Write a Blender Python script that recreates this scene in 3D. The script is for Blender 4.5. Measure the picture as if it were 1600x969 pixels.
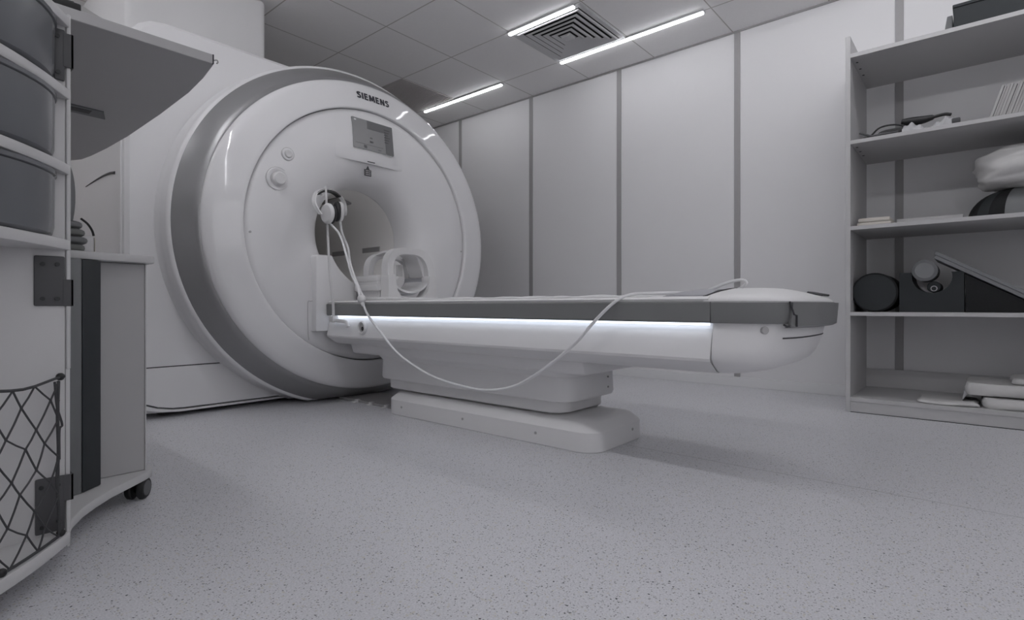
import bpy, bmesh, math, random
from mathutils import Vector, Matrix
random.seed(7)
scene = bpy.context.scene
for o in list(bpy.data.objects):
    bpy.data.objects.remove(o)

# ------------------------------------------------------------ camera, light, exposure
CAM_H = 0.555
cd = bpy.data.cameras.new('camera'); cam = bpy.data.objects.new('camera', cd)
scene.collection.objects.link(cam)
cam.location = (0, 0, CAM_H)
cam.rotation_euler = (math.radians(90), 0, math.atan2(730, 853) - math.radians(90))
cd.sensor_width = 36.0; cd.lens = 853 / 1600 * 36.0; cd.shift_y = -5.5 / 1600
cd.clip_start = 0.05; cd.clip_end = 50
scene.camera = cam
vs = scene.view_settings
vs.view_transform = 'Standard'; vs.look = 'None'; vs.gamma = 1; vs.use_curve_mapping = False
vs.exposure = 0.0
LAMP = 13.5            # radiance of the LED ceiling lines
LAMP_BOOST = 41.0       # line above the trolley, out of view, raised to fill the room
STRIP = 2.6           # radiance of the LED line along the couch
w = bpy.data.worlds.new('world'); scene.world = w; w.use_nodes = True
w.node_tree.nodes['Background'].inputs[0].default_value = (0.97, 0.97, 1, 1)
w.node_tree.nodes['Background'].inputs[1].default_value = 1.25

# ------------------------------------------------------------ materials
def mat(name, col, rough=0.5, metal=0.0, spec=0.5, noise=0.0, nscale=40, bump=0.0, emit=None, es=0, coat=0.0, alpha=1.0):
    m = bpy.data.materials.new(name); m.use_nodes = True
    nt = m.node_tree; b = nt.nodes['Principled BSDF']
    b.inputs['Base Color'].default_value = (*col, 1); b.inputs['Roughness'].default_value = rough
    b.inputs['Metallic'].default_value = metal; b.inputs['Specular IOR Level'].default_value = spec
    b.inputs['Coat Weight'].default_value = coat
    b.inputs['Alpha'].default_value = alpha
    if noise or bump:
        tc = nt.nodes.new('ShaderNodeTexCoord'); n = nt.nodes.new('ShaderNodeTexNoise')
        n.inputs['Scale'].default_value = nscale; n.inputs['Detail'].default_value = 4
        nt.links.new(tc.outputs['Object'], n.inputs['Vector'])
        if noise:
            mx = nt.nodes.new('ShaderNodeMix'); mx.data_type = 'RGBA'
            mx.inputs[6].default_value = (*[max(0, c * (1 - noise)) for c in col], 1)
            mx.inputs[7].default_value = (*[min(1, c * (1 + noise)) for c in col], 1)
            nt.links.new(n.outputs['Fac'], mx.inputs[0]); nt.links.new(mx.outputs[2], b.inputs['Base Color'])
        if bump:
            bp = nt.nodes.new('ShaderNodeBump'); bp.inputs['Strength'].default_value = bump
            bp.inputs['Distance'].default_value = 0.004
            nt.links.new(n.outputs['Fac'], bp.inputs['Height']); nt.links.new(bp.outputs['Normal'], b.inputs['Normal'])
    if emit:
        b.inputs['Emission Color'].default_value = (*emit, 1); b.inputs['Emission Strength'].default_value = es
    return m

M = {}
M['wall'] = mat('wall_paint', (0.78, 0.775, 0.785), 0.55, noise=0.015, nscale=3)
M['back'] = mat('warm_wall_paint', (0.74, 0.70, 0.66), 0.6, noise=0.02, nscale=3)
M['trim'] = mat('grey_trim', (0.36, 0.352, 0.355), 0.45, noise=0.03)
M['base'] = mat('skirting_white', (0.78, 0.78, 0.79), 0.45, noise=0.01)
M['chase'] = mat('boxed_duct_paint', (0.78, 0.775, 0.78), 0.6, noise=0.015, nscale=5)
M['gantry'] = mat('gantry_white_plastic', (0.80, 0.795, 0.805), 0.055, coat=0.0, noise=0.01, nscale=4)
M['gantry2'] = mat('gantry_cover_white', (0.79, 0.785, 0.795), 0.32, noise=0.01, nscale=4)
M['band'] = mat('grey_band_metallic', (0.31, 0.31, 0.315), 0.36, metal=0.45, noise=0.02, nscale=8)
M['bore'] = mat('bore_liner', (0.88, 0.865, 0.85), 0.5, noise=0.01)
M['seam'] = mat('dark_joint', (0.05, 0.05, 0.055), 0.6, noise=0.05)
M['couch'] = mat('couch_white_plastic', (0.80, 0.795, 0.80), 0.38, noise=0.01, nscale=6)
M['couchgrey'] = mat('couch_grey_rail', (0.20, 0.203, 0.205), 0.42, noise=0.03, nscale=10)
M['sheet'] = mat('table_sheet', (0.74, 0.74, 0.75), 0.8, noise=0.02, bump=0.3, nscale=30)
M['led'] = mat('led_strip', (0.8, 0.8, 0.85), 0.4, emit=(0.80, 0.88, 1.0), es=STRIP, noise=0.001)
M['lamp'] = mat('lamp_diffuser', (0.9, 0.9, 0.92), 0.4, emit=(0.97, 0.97, 1.0), es=LAMP, noise=0.001)
M['lamp_boost'] = mat('lamp_diffuser_strong', (0.9, 0.9, 0.92), 0.4, emit=(0.97, 0.97, 1.0), es=LAMP_BOOST, noise=0.001)
M['lamp_mid'] = mat('lamp_diffuser_mid', (0.9, 0.9, 0.92), 0.4, emit=(0.97, 0.97, 1.0), es=15.5, noise=0.001)
M['alu'] = mat('lamp_channel', (0.6, 0.6, 0.61), 0.35, metal=0.5, noise=0.02)
M['screen'] = mat('display_glass', (0.13, 0.13, 0.135), 0.25, emit=(0.62, 0.62, 0.64), es=0.10, noise=0.02)
M['screen_dark'] = mat('display_dark_field', (0.07, 0.07, 0.075), 0.3, emit=(0.5, 0.5, 0.52), es=0.06, noise=0.02)
M['screen_ink'] = mat('display_ink', (0.05, 0.05, 0.055), 0.35, emit=(0.4, 0.4, 0.4), es=0.03, noise=0.02)
M['ink'] = mat('dark_lettering', (0.035, 0.035, 0.045), 0.5, noise=0.02)
M['white_plastic'] = mat('white_plastic', (0.72, 0.715, 0.72), 0.4, noise=0.01)
M['clear'] = mat('frosted_plastic', (0.62, 0.63, 0.66), 0.3, noise=0.01)
M['cord'] = mat('white_tubing', (0.75, 0.75, 0.76), 0.35, noise=0.01)
M['black'] = mat('black_plastic', (0.012, 0.012, 0.013), 0.45, noise=0.1)
M['foam'] = mat('black_foam', (0.009, 0.010, 0.011), 0.85, noise=0.25, nscale=120, bump=0.3)
M['foamface'] = mat('charcoal_vinyl', (0.022, 0.026, 0.029), 0.7, noise=0.08, nscale=30)
M['laminate'] = mat('white_laminate', (0.58, 0.575, 0.58), 0.42, noise=0.01, nscale=5)
M['bookcase'] = mat('bookcase_laminate', (0.52, 0.515, 0.52), 0.45, noise=0.01, nscale=5)
M['laminate_grey'] = mat('grey_laminate', (0.45, 0.445, 0.45), 0.5, noise=0.015, nscale=6)
M['bracket'] = mat('dark_grey_steel', (0.075, 0.075, 0.08), 0.55, noise=0.05, nscale=30)
M['screw'] = mat('black_screw', (0.02, 0.022, 0.025), 0.5, noise=0.05)
M['bin'] = mat('smoked_plastic', (0.13, 0.135, 0.145), 0.22, noise=0.05, nscale=6)
M['darkpanel'] = mat('dark_slate_post', (0.017, 0.021, 0.024), 0.55, noise=0.05)
M['greyprofile'] = mat('grey_profile', (0.16, 0.165, 0.17), 0.5, noise=0.05)
M['net'] = mat('grey_elastic_cord', (0.055, 0.056, 0.06), 0.8, noise=0.15, nscale=200)
M['rubber'] = mat('castor_black', (0.012, 0.012, 0.013), 0.55, noise=0.1)
M['hub'] = mat('castor_grey_hub', (0.13, 0.13, 0.135), 0.6, noise=0.05)
M['cloth'] = mat('white_cotton', (0.60, 0.595, 0.59), 0.9, noise=0.03, bump=0.5, nscale=25)
M['paper'] = mat('white_paper', (0.46, 0.455, 0.45), 0.8, noise=0.03)
M['cream'] = mat('cream_foam', (0.62, 0.585, 0.54), 0.85, noise=0.03)
M['plate'] = mat('floor_plate_grey', (0.42, 0.41, 0.41), 0.5, noise=0.02)
M['greymat'] = mat('grey_vinyl', (0.22, 0.225, 0.235), 0.6, noise=0.04)
M['padgrey'] = mat('lilac_grey_pad', (0.42, 0.42, 0.45), 0.6, noise=0.03)
M['polybag'] = mat('clear_polythene', (0.40, 0.40, 0.41), 0.25, noise=0.1, bump=0.6, nscale=30)
M['stripe'] = mat('grey_woven_strap', (0.16, 0.165, 0.16), 0.8, noise=0.35, nscale=45)
M['vent'] = mat('vent_white', (0.60, 0.60, 0.61), 0.5, noise=0.01)
M['ventdark'] = mat('vent_dark', (0.012, 0.012, 0.013), 0.8, noise=0.05)
M['grille'] = mat('grille_grey', (0.50, 0.485, 0.475), 0.6, noise=0.05)

def floor_material():
    m = bpy.data.materials.new('speckled_vinyl'); m.use_nodes = True
    nt = m.node_tree; b = nt.nodes['Principled BSDF']; L = nt.links.new
    tc = nt.nodes.new('ShaderNodeTexCoord')
    base = None
    def ramp(node, sock, stops):
        r = nt.nodes.new('ShaderNodeValToRGB'); r.color_ramp.interpolation = 'LINEAR'
        while len(r.color_ramp.elements) < len(stops): r.color_ramp.elements.new(0.5)
        for e, (p, c) in zip(r.color_ramp.elements, stops): e.position = p; e.color = (*c, 1)
        L(node.outputs[sock], r.inputs[0]); return r
    n = nt.nodes.new('ShaderNodeTexNoise'); n.inputs['Scale'].default_value = 260; n.inputs['Detail'].default_value = 3
    L(tc.outputs['Object'], n.inputs['Vector'])
    r0 = ramp(n, 'Fac', [(0.36, (0.60, 0.60, 0.63)), (0.64, (0.745, 0.745, 0.78))])
    cur = r0.outputs[0]
    # chips: voronoi cells, a random few of them coloured
    for scale, thr, size, col, off in ((125, 0.90, 0.20, (0.05, 0.062, 0.07), 0.0), (230, 0.72, 0.30, (0.27, 0.27, 0.285), 3.1), (150, 0.84, 0.34, (0.62, 0.60, 0.56), 7.7)):
        mp = nt.nodes.new('ShaderNodeMapping'); mp.inputs['Location'].default_value = (off, off * 0.7, 0)
        mp.inputs['Scale'].default_value = (1, 1, 0)
        L(tc.outputs['Object'], mp.inputs[0])
        wn = nt.nodes.new('ShaderNodeTexNoise'); wn.inputs['Scale'].default_value = scale * 1.5
        L(mp.outputs[0], wn.inputs['Vector'])
        sc = nt.nodes.new('ShaderNodeVectorMath'); sc.operation = 'SCALE'; sc.inputs['Scale'].default_value = 0.9 / scale
        L(wn.outputs['Color'], sc.inputs[0])
        ad = nt.nodes.new('ShaderNodeVectorMath'); ad.operation = 'ADD'
        L(mp.outputs[0], ad.inputs[0]); L(sc.outputs[0], ad.inputs[1])
        v = nt.nodes.new('ShaderNodeTexVoronoi'); v.voronoi_dimensions = '2D'; v.inputs['Scale'].default_value = scale
        L(ad.outputs[0], v.inputs['Vector'])
        sep = nt.nodes.new('ShaderNodeSeparateColor'); L(v.outputs['Color'], sep.inputs[0])
        g = nt.nodes.new('ShaderNodeMath'); g.operation = 'GREATER_THAN'; g.inputs[1].default_value = thr
        L(sep.outputs[0], g.inputs[0])
        sz = nt.nodes.new('ShaderNodeMath'); sz.operation = 'MULTIPLY'; sz.inputs[1].default_value = size * 1.4
        L(sep.outputs[1], sz.inputs[0])
        lt = nt.nodes.new('ShaderNodeMath'); lt.operation = 'LESS_THAN'; L(v.outputs['Distance'], lt.inputs[0]); L(sz.outputs[0], lt.inputs[1])
        mu = nt.nodes.new('ShaderNodeMath'); mu.operation = 'MULTIPLY'; L(g.outputs[0], mu.inputs[0]); L(lt.outputs[0], mu.inputs[1])
        mx = nt.nodes.new('ShaderNodeMix'); mx.data_type = 'RGBA'
        L(mu.outputs[0], mx.inputs[0]); L(cur, mx.inputs[6]); mx.inputs[7].default_value = (*col, 1)
        cur = mx.outputs[2]
    # welded sheet joint at x = 1.96
    sx = nt.nodes.new('ShaderNodeSeparateXYZ'); L(tc.outputs['Object'], sx.inputs[0])
    a = nt.nodes.new('ShaderNodeMath'); a.operation = 'SUBTRACT'; a.inputs[1].default_value = 1.96; L(sx.outputs[0], a.inputs[0])
    ab = nt.nodes.new('ShaderNodeMath'); ab.operation = 'ABSOLUTE'; L(a.outputs[0], ab.inputs[0])
    l2 = nt.nodes.new('ShaderNodeMath'); l2.operation = 'LESS_THAN'; l2.inputs[1].default_value = 0.0025; L(ab.outputs[0], l2.inputs[0])
    fm = nt.nodes.new('ShaderNodeMath'); fm.operation = 'MULTIPLY'; fm.inputs[1].default_value = 0.45; L(l2.outputs[0], fm.inputs[0])
    mx = nt.nodes.new('ShaderNodeMix'); mx.data_type = 'RGBA'
    L(fm.outputs[0], mx.inputs[0]); L(cur, mx.inputs[6]); mx.inputs[7].default_value = (0.15, 0.15, 0.16, 1)
    L(mx.outputs[2], b.inputs['Base Color'])
    b.inputs['Roughness'].default_value = 0.36
    return m
M['floor'] = floor_material()

def ceiling_material():
    m = mat('ceiling_tiles', (0.60, 0.595, 0.60), 0.75)
    nt = m.node_tree; b = nt.nodes['Principled BSDF']; L = nt.links.new
    tc = nt.nodes.new('ShaderNodeTexCoord'); sx = nt.nodes.new('ShaderNodeSeparateXYZ'); L(tc.outputs['Object'], sx.inputs[0])
    outs = []
    for ax, off, sp in ((0, 3.493, 0.607), (1, 3.085, 0.5925)):
        s = nt.nodes.new('ShaderNodeMath'); s.operation = 'SUBTRACT'; s.inputs[1].default_value = off - 100 * sp; L(sx.outputs[ax], s.inputs[0])
        q = nt.nodes.new('ShaderNodeMath'); q.operation = 'DIVIDE'; q.inputs[1].default_value = sp; L(s.outputs[0], q.inputs[0])
        fr = nt.nodes.new('ShaderNodeMath'); fr.operation = 'FRACT'; L(q.outputs[0], fr.inputs[0])
        h = nt.nodes.new('ShaderNodeMath'); h.operation = 'SUBTRACT'; h.inputs[1].default_value = 0.5; L(fr.outputs[0], h.inputs[0])
        ab = nt.nodes.new('ShaderNodeMath'); ab.operation = 'ABSOLUTE'; L(h.outputs[0], ab.inputs[0])
        g = nt.nodes.new('ShaderNodeMath'); g.operation = 'GREATER_THAN'; g.inputs[1].default_value = 0.4935; L(ab.outputs[0], g.inputs[0])
        outs.append(g)
    mxm = nt.nodes.new('ShaderNodeMath'); mxm.operation = 'MAXIMUM'; L(outs[0].outputs[0], mxm.inputs[0]); L(outs[1].outputs[0], mxm.inputs[1])
    nz = nt.nodes.new('ShaderNodeTexNoise'); nz.inputs['Scale'].default_value = 60; L(tc.outputs['Object'], nz.inputs['Vector'])
    m1 = nt.nodes.new('ShaderNodeMix'); m1.data_type = 'RGBA'; m1.inputs[6].default_value = (0.90, 0.89, 0.89, 1); m1.inputs[7].default_value = (0.94, 0.93, 0.93, 1)
    L(nz.outputs['Fac'], m1.inputs[0])
    m2 = nt.nodes.new('ShaderNodeMix'); m2.data_type = 'RGBA'; L(mxm.outputs[0], m2.inputs[0]); L(m1.outputs[2], m2.inputs[6]); m2.inputs[7].default_value = (0.52, 0.50, 0.48, 1)
    L(m2.outputs[2], b.inputs['Base Color'])
    return m
M['ceiling'] = ceiling_material()

# ------------------------------------------------------------ mesh helpers
def join(bm, tmp):
    me = bpy.data.meshes.new('tmp'); tmp.to_mesh(me); tmp.free(); bm.from_mesh(me); bpy.data.meshes.remove(me)
def new(): return bmesh.new()
def bevel(t, bev, seg=2):
    if bev > 0:
        es = [e for e in t.edges if e.is_manifold and e.calc_face_angle(0) > 0.5]
        bmesh.ops.bevel(t, geom=es, offset=bev, segments=seg, affect='EDGES', profile=0.5, clamp_overlap=True)
def box(bm, x0, x1, y0, y1, z0, z1, bev=0.0, seg=2, rot=None):
    t = bmesh.new(); bmesh.ops.create_cube(t, size=1)
    for v in t.verts: v.co = Vector(((x0 + x1) / 2 + v.co.x * (x1 - x0), (y0 + y1) / 2 + v.co.y * (y1 - y0), (z0 + z1) / 2 + v.co.z * (z1 - z0)))
    bevel(t, bev, seg)
    if rot is not None:
        c = Vector(((x0 + x1) / 2, (y0 + y1) / 2, (z0 + z1) / 2))
        bmesh.ops.rotate(t, cent=c, matrix=rot, verts=t.verts)
    join(bm, t); return bm
def prism(bm, pts, a, b, axis='z', bev=0.0, seg=2):
    """polygon extruded along an axis; pts: z->(x,y)  y->(x,z)  x->(y,z)"""
    t = bmesh.new()
    def P(p, k): return {'z': (p[0], p[1], k), 'y': (p[0], k, p[1]), 'x': (k, p[0], p[1])}[axis]
    lo = [t.verts.new(P(p, a)) for p in pts]; hi = [t.verts.new(P(p, b)) for p in pts]; n = len(pts)
    t.faces.new(lo); t.faces.new(hi[::-1])
    for i in range(n): t.faces.new((lo[i], hi[i], hi[(i + 1) % n], lo[(i + 1) % n]))
    bmesh.ops.recalc_face_normals(t, faces=t.faces)
    bevel(t, bev, seg); join(bm, t); return bm
def rings(bm, rs, cap0=True, cap1=True, closed=True):
    t = bmesh.new(); R = [[t.verts.new(p) for p in r] for r in rs]; n = len(R[0])
    for a, b in zip(R, R[1:]):
        for i in range(n if closed else n - 1):
            j = (i + 1) % n
            try: t.faces.new((a[i], a[j], b[j], b[i]))
            except ValueError: pass
    if closed and cap0: t.faces.new(R[0])
    if closed and cap1: t.faces.new(R[-1][::-1])
    bmesh.ops.recalc_face_normals(t, faces=t.faces)
    join(bm, t); return bm
def spline(pts, k=8):
    pts = [Vector(p) for p in pts]
    if len(pts) < 3: return pts
    out = []
    P = [pts[0] * 2 - pts[1]] + pts + [pts[-1] * 2 - pts[-2]]
    for i in range(1, len(P) - 2):
        p0, p1, p2, p3 = P[i - 1:i + 3]
        for s in range(k):
            t = s / k
            out.append(0.5 * ((2 * p1) + (p2 - p0) * t + (2 * p0 - 5 * p1 + 4 * p2 - p3) * t * t + (3 * p1 - p0 - 3 * p2 + p3) * t ** 3))
    out.append(pts[-1]); return out
def tube(bm, pts, r, seg=8, smooth=0, closed=False):
    pts = spline(pts, smooth) if smooth else [Vector(p) for p in pts]
    rr = r if callable(r) else (lambda t: r)
    R = []; up = None; n = len(pts)
    for i, p in enumerate(pts):
        d = (pts[min(i + 1, n - 1)] - pts[max(i - 1, 0)])
        if closed: d = pts[(i + 1) % n] - pts[i - 1]
        d.normalize()
        if up is None:
            up = Vector((0, 0, 1)) if abs(d.z) < 0.9 else Vector((1, 0, 0))
        a = (up - d * up.dot(d)).normalized(); up = a; b = d.cross(a)
        q = rr(i / max(1, n - 1))
        R.append([p + (a * math.cos(k / seg * math.tau) + b * math.sin(k / seg * math.tau)) * q for k in range(seg)])
    if closed: R.append(R[0]); return rings(bm, R, False, False)
    return rings(bm, R)
def cyl(bm, p0, p1, r0, r1=None, seg=24, bev=0.0):
    p0 = Vector(p0); p1 = Vector(p1); r1 = r0 if r1 is None else r1
    d = (p1 - p0).normalized(); u = Vector((0, 0, 1)) if abs(d.z) < 0.9 else Vector((1, 0, 0))
    a = (u - d * u.dot(d)).normalized(); b = d.cross(a)
    def ring(p, r): return [p + (a * math.cos(k / seg * math.tau) + b * math.sin(k / seg * math.tau)) * r for k in range(seg)]
    L = (p1 - p0).length
    if bev: rs = [ring(p0, r0 - bev), ring(p0 + d * bev, r0), ring(p1 - d * bev, r1), ring(p1, r1 - bev)]
    else: rs = [ring(p0, r0), ring(p1, r1)]
    return rings(bm, rs)
def lathe(bm, prof, c, axis, seg=48, sa=1.0, sb=1.0, cap=False, zmin=None):
    """prof: (radius, distance along axis)"""
    c = Vector(c); d = Vector(axis).normalized(); u = Vector((0, 0, 1)) if abs(d.z) < 0.9 else Vector((1, 0, 0))
    b = (u - d * u.dot(d)).normalized(); a = d.cross(b)
    rs = []
    for r, t in prof:
        ring = []
        for k in range(seg):
            p = c + d * t + a * (math.cos(k / seg * math.tau) * r * sa) + b * (math.sin(k / seg * math.tau) * r * sb)
            if zmin is not None and p.z < zmin: p.z = zmin
            ring.append(p)
        rs.append(ring)
    return rings(bm, rs, cap, cap)
def blob(bm, c, rx, ry, rz, e=1.0, nu=28, nv=16, f=None):
    rs = []
    sg = lambda v, e: math.copysign(abs(v) ** e, v)
    for i in range(1, nv):
        th = -math.pi / 2 + math.pi * i / nv; ring = []
        for k in range(nu):
            ph = k / nu * math.tau
            p = Vector((sg(math.cos(th), e) * sg(math.cos(ph), e), sg(math.cos(th), e) * sg(math.sin(ph), e), sg(math.sin(th), e)))
            s = f(p) if f else 1.0
            ring.append(Vector(c) + Vector((p.x * rx, p.y * ry, p.z * rz)) * s)
        rs.append(ring)
    return rings(bm, rs)

ROOT = {}
def root_loc(o):
    while o.parent: o = o.parent
    return Vector(ROOT.get(o.name, o.location))
def build(name, bm, m, parent=None, loc=None, smooth=40, label=None):
    """link ONE mesh object; vertices were laid out in room coordinates"""
    me = bpy.data.meshes.new(name)
    off = root_loc(parent) if parent else (Vector(loc) if loc is not None else Vector((0, 0, 0)))
    bmesh.ops.translate(bm, verts=bm.verts, vec=-off)
    bm.to_mesh(me); bm.free()
    for p in me.polygons: p.use_smooth = True
    me.set_sharp_from_angle(angle=math.radians(smooth))
    me.materials.append(M[m] if isinstance(m, str) else m)
    o = bpy.data.objects.new(name, me); scene.collection.objects.link(o)
    if parent: o.parent = parent
    else: o.location = off
    if label: o['label'] = label
    return o
def struct(name, bm, m, smooth=40):
    o = build(name, bm, m, smooth=smooth); o['kind'] = 'structure'; return o
def tag(o, label, cat, group=None):
    o['label'] = label; o['category'] = cat
    if group: o['group'] = group
    return o
def thing(name, label, cat, loc, group=None):
    o = bpy.data.objects.new(name, None); scene.collection.objects.link(o); o.empty_display_size = 0.1
    o.location = loc; ROOT[o.name] = Vector(loc)
    return tag(o, label, cat, group)

# ------------------------------------------------------------ the room
X0, X1, Y0, Y1, H = -1.35, 3.905, -1.9, 5.0, 2.472
struct('floor', box(new(), X0, X1, Y0, Y1, -0.08, 0), 'floor')
struct('ceiling', box(new(), X0, X1, Y0, Y1, H, H + 0.08), 'ceiling')
struct('wall_right', box(new(), X1, X1 + 0.1, Y0, Y1, -0.08, H + 0.08), 'wall')
struct('wall_left', box(new(), X0 - 0.1, X0, Y0, Y1, -0.08, H + 0.08), 'wall')
struct('wall_back', box(new(), X0, X1, Y1, Y1 + 0.1, -0.08, H + 0.08), 'back')
b = new()
WX0, WX1, WZ0, WZ1 = -0.9, 1.6, 0.75, 2.25  # opening added behind the camera so world light fills the room
for (xa, xb, za, zb) in ((X0, X1, -0.08, WZ0), (X0, X1, WZ1, H + 0.08), (X0, WX0, WZ0, WZ1), (WX1, X1, WZ0, WZ1)): box(b, xa, xb, Y0 - 0.1, Y0, za, zb)
struct('wall_front', b, 'wall')
b = new()
for (xa, xb, za, zb) in ((WX0, WX1, WZ0, WZ0 + 0.05), (WX0, WX1, WZ1 - 0.05, WZ1), (WX0, WX0 + 0.05, WZ0 + 0.05, WZ1 - 0.05), (WX1 - 0.05, WX1, WZ0 + 0.05, WZ1 - 0.05)): box(b, xa, xb, Y0 - 0.08, Y0 + 0.01, za, zb, 0.004, 1)
struct('fill_window_1', b, 'base')  # frame around the added fill opening, out of view
struct('baseboard_right', box(new(), X1 - 0.012, X1, Y0, Y1, 0, 0.066, 0.002, 1), 'base')
struct('baseboard_left', box(new(), X0, X0 + 0.012, Y0, Y1, 0, 0.066, 0.002, 1), 'base')
struct('baseboard_back', box(new(), X0 + 0.012, X1 - 0.012, Y1 - 0.012, Y1, 0, 0.066, 0.002, 1), 'base')
for i, yc in enumerate((4.036, 3.111, 2.2045, 1.2785, 0.355, -0.57, -1.49)):
    struct('trim_%d' % (i + 1), box(new(), X1 - 0.006, X1, yc - 0.02, yc + 0.02, 0.067, H, 0.001, 1), 'trim')
struct('trim_8', box(new(), X1 - 0.01, X1, Y0, Y1, H - 0.012, H, 0.002, 1), 'trim')
struct('wall_chase', box(new(), 0.857, 1.60, 3.4, 4.5, 1.972, H, 0.03, 3), 'chase')

# ceiling lamps
def lamp(x, ya, yb, label, m='lamp'):
    t = thing('ceiling_lamp', label, 'ceiling light', (x, (ya + yb) / 2, H), 'LED line lights in the ceiling')
    b = new(); box(b, x - 0.021, x + 0.021, ya, yb, H - 0.012, H, 0.002, 1); build('channel', b, 'alu', t)
    b = new(); box(b, x - 0.011, x + 0.011, ya + 0.008, yb - 0.008, H - (0.022 if m == 'lamp' else 0.055), H - 0.0115, 0.004, 2); build('diffuser', b, m, t)
    return t
lamp(2.892, 1.948, 2.508, 'short bright LED line light on the far side of the square air diffuser')
lamp(3.492, 1.35, 2.494, 'long LED line light between the square air diffuser and the right wall')
lamp(3.502, 3.105, 4.13, 'LED line light beside the grey return grille, partly behind the scanner')
lamp(2.885, -1.2, 1.2, 'LED line light on the ceiling above the foot end of the couch', 'lamp_mid')
lamp(0.457, -1.2, 0.9, 'LED line light on the ceiling above the camera position', 'lamp_mid')
lamp(0.457, 1.3, 2.5, 'LED line light on the ceiling above the trolley', 'lamp_boost')
lamp(-0.15, 3.2, 4.3, 'unseen fill light added on the ceiling near the back wall beyond the trolley', 'lamp_mid')  # added out of view to brighten the back wall and scanner flank

# square four-way diffuser
cx, cy = 3.185, 2.205
t = thing('air_diffuser', 'square ceiling air diffuser with concentric louvres between two LED lines', 'air vent', (cx, cy, H))
b = new()
def sqring(b, h0, h1, z0, z1):
    sq = lambda h, z: [(cx - h, cy - h, z), (cx + h, cy - h, z), (cx + h, cy + h, z), (cx - h, cy + h, z)]
    rings(b, [sq(h0, z0), sq(h1, z1), sq(h1 - 0.006, z1 + 0.004), sq(h0 - 0.006, z0 + 0.004), sq(h0, z0)], False, False)
box(b, cx - 0.268, cx + 0.268, cy - 0.268, cy + 0.268, H - 0.004, H - 0.0005); build('backing', b, 'ventdark', t)  # flat near-black plate stands in for the shade between the louvres
b = new()
for (a0, a1, c0, c1) in ((cx - 0.296, cx + 0.296, cy - 0.296, cy - 0.262), (cx - 0.296, cx + 0.296, cy + 0.262, cy + 0.296), (cx - 0.296, cx - 0.262, cy - 0.262, cy + 0.262), (cx + 0.262, cx + 0.296, cy - 0.262, cy + 0.262)):
    box(b, a0, a1, c0, c1, H - 0.009, H - 0.0005, 0.001, 1)
build('frame', b, 'vent', t)
b = new()
h = 0.258
while h > 0.04:
    sq = lambda h_, z_: [(cx - h_, cy - h_, z_), (cx + h_, cy - h_, z_), (cx + h_, cy + h_, z_), (cx - h_, cy + h_, z_)]
    rings(b, [sq(h, H - 0.013), sq(h - 0.008, H - 0.019), sq(h - 0.032, H - 0.008), sq(h - 0.026, H - 0.005), sq(h, H - 0.013)], False, False)
    h -= 0.043
box(b, cx - 0.035, cx + 0.035, cy - 0.035, cy + 0.035, H - 0.026, H - 0.018, 0.002, 1)
build('louvre', b, 'vent', t)
# grey return grille
t = thing('return_grille', 'flat grey perforated return grille tile behind the top of the scanner', 'air vent', (3.185, 3.89, H))
b = new(); box(b, 2.89, 3.483, 3.685, 4.265, H - 0.006, H - 0.0005, 0.001, 1); build('panel', b, 'grille', t)
b = new()
for k in range(28): box(b, 2.90, 3.473, 3.70 + k * 0.02, 3.706 + k * 0.02, H - 0.009, H - 0.006)
build('slat', b, 'grille', t)

# ------------------------------------------------------------ MRI scanner
GX, GZ = 1.945, 0.977
SA, SB = 1.01, 0.985
mri = thing('mri_scanner', 'large white drum shaped MRI scanner with grey rim standing against the back', 'MRI scanner', (GX, 3.4, 0))
def glathe(prof, seg=160, zmin=0.012):
    return lathe(new(), prof, (GX, 0, GZ), (0, 1, 0), seg, SA, SB, False, zmin)
FR = glathe([(0.929, 2.84), (0.93, 2.826), (0.926, 2.812), (0.912, 2.798), (0.885, 2.785), (0.85, 2.775), (0.81, 2.764), (0.775, 2.754), (0.760, 2.751), (0.7545, 2.752), (0.7525, 2.756), (0.7525, 2.80)])
def shear(bm_):
    for v in bm_.verts:
        r_ = math.hypot((v.co.x - GX) / SA, (v.co.z - GZ) / SB); y_ = v.co.y
        w_ = max(0, min(1, (r_ - 0.7525) / 0.1775)) if r_ <= 0.937 else max(0, (1.016 - r_) / 0.079)
        v.co.x = GX + (v.co.x - GX) * (1 + 0.027 * w_) + 0.03 * w_
shear(FR)
ring = build('front_ring', FR, 'gantry', mri, smooth=60)
FC = glathe([(0.7495, 2.80), (0.7485, 2.772), (0.745, 2.767), (0.72, 2.758), (0.66, 2.747), (0.60, 2.742), (0.55, 2.741), (0.50, 2.745), (0.45, 2.752), (0.41, 2.764), (0.375, 2.782), (0.350, 2.806), (0.330, 2.84), (0.316, 2.88), (0.307, 2.93), (0.304, 2.96)])
cover = build('front_cover', FC, 'gantry2', mri, smooth=60)
build('cover_joint', glathe([(0.7530, 2.781), (0.7490, 2.781)]), 'seam', mri)
GR = glathe([(0.928, 2.826), (0.937, 2.826), (0.955, 2.846), (0.985, 2.884), (1.012, 2.926), (1.016, 2.934)]); shear(GR)
build('grey_rim', GR, 'band', mri, smooth=60, label='broad grey rim around the drum')
build('drum_flange', glathe([(1.014, 2.932), (1.022, 2.934), (1.030, 2.942), (1.032, 2.955), (1.026, 3.03), (1.03, 3.06), (1.042, 3.079)]), 'gantry2', mri, smooth=60)
build('bore_tube', lathe(new(), [(0.3035, 2.962), (0.300, 2.972), (0.300, 4.56)], (GX, 0, GZ), (0, 1, 0), 96, SA, SB), 'bore', mri, smooth=60)
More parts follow.
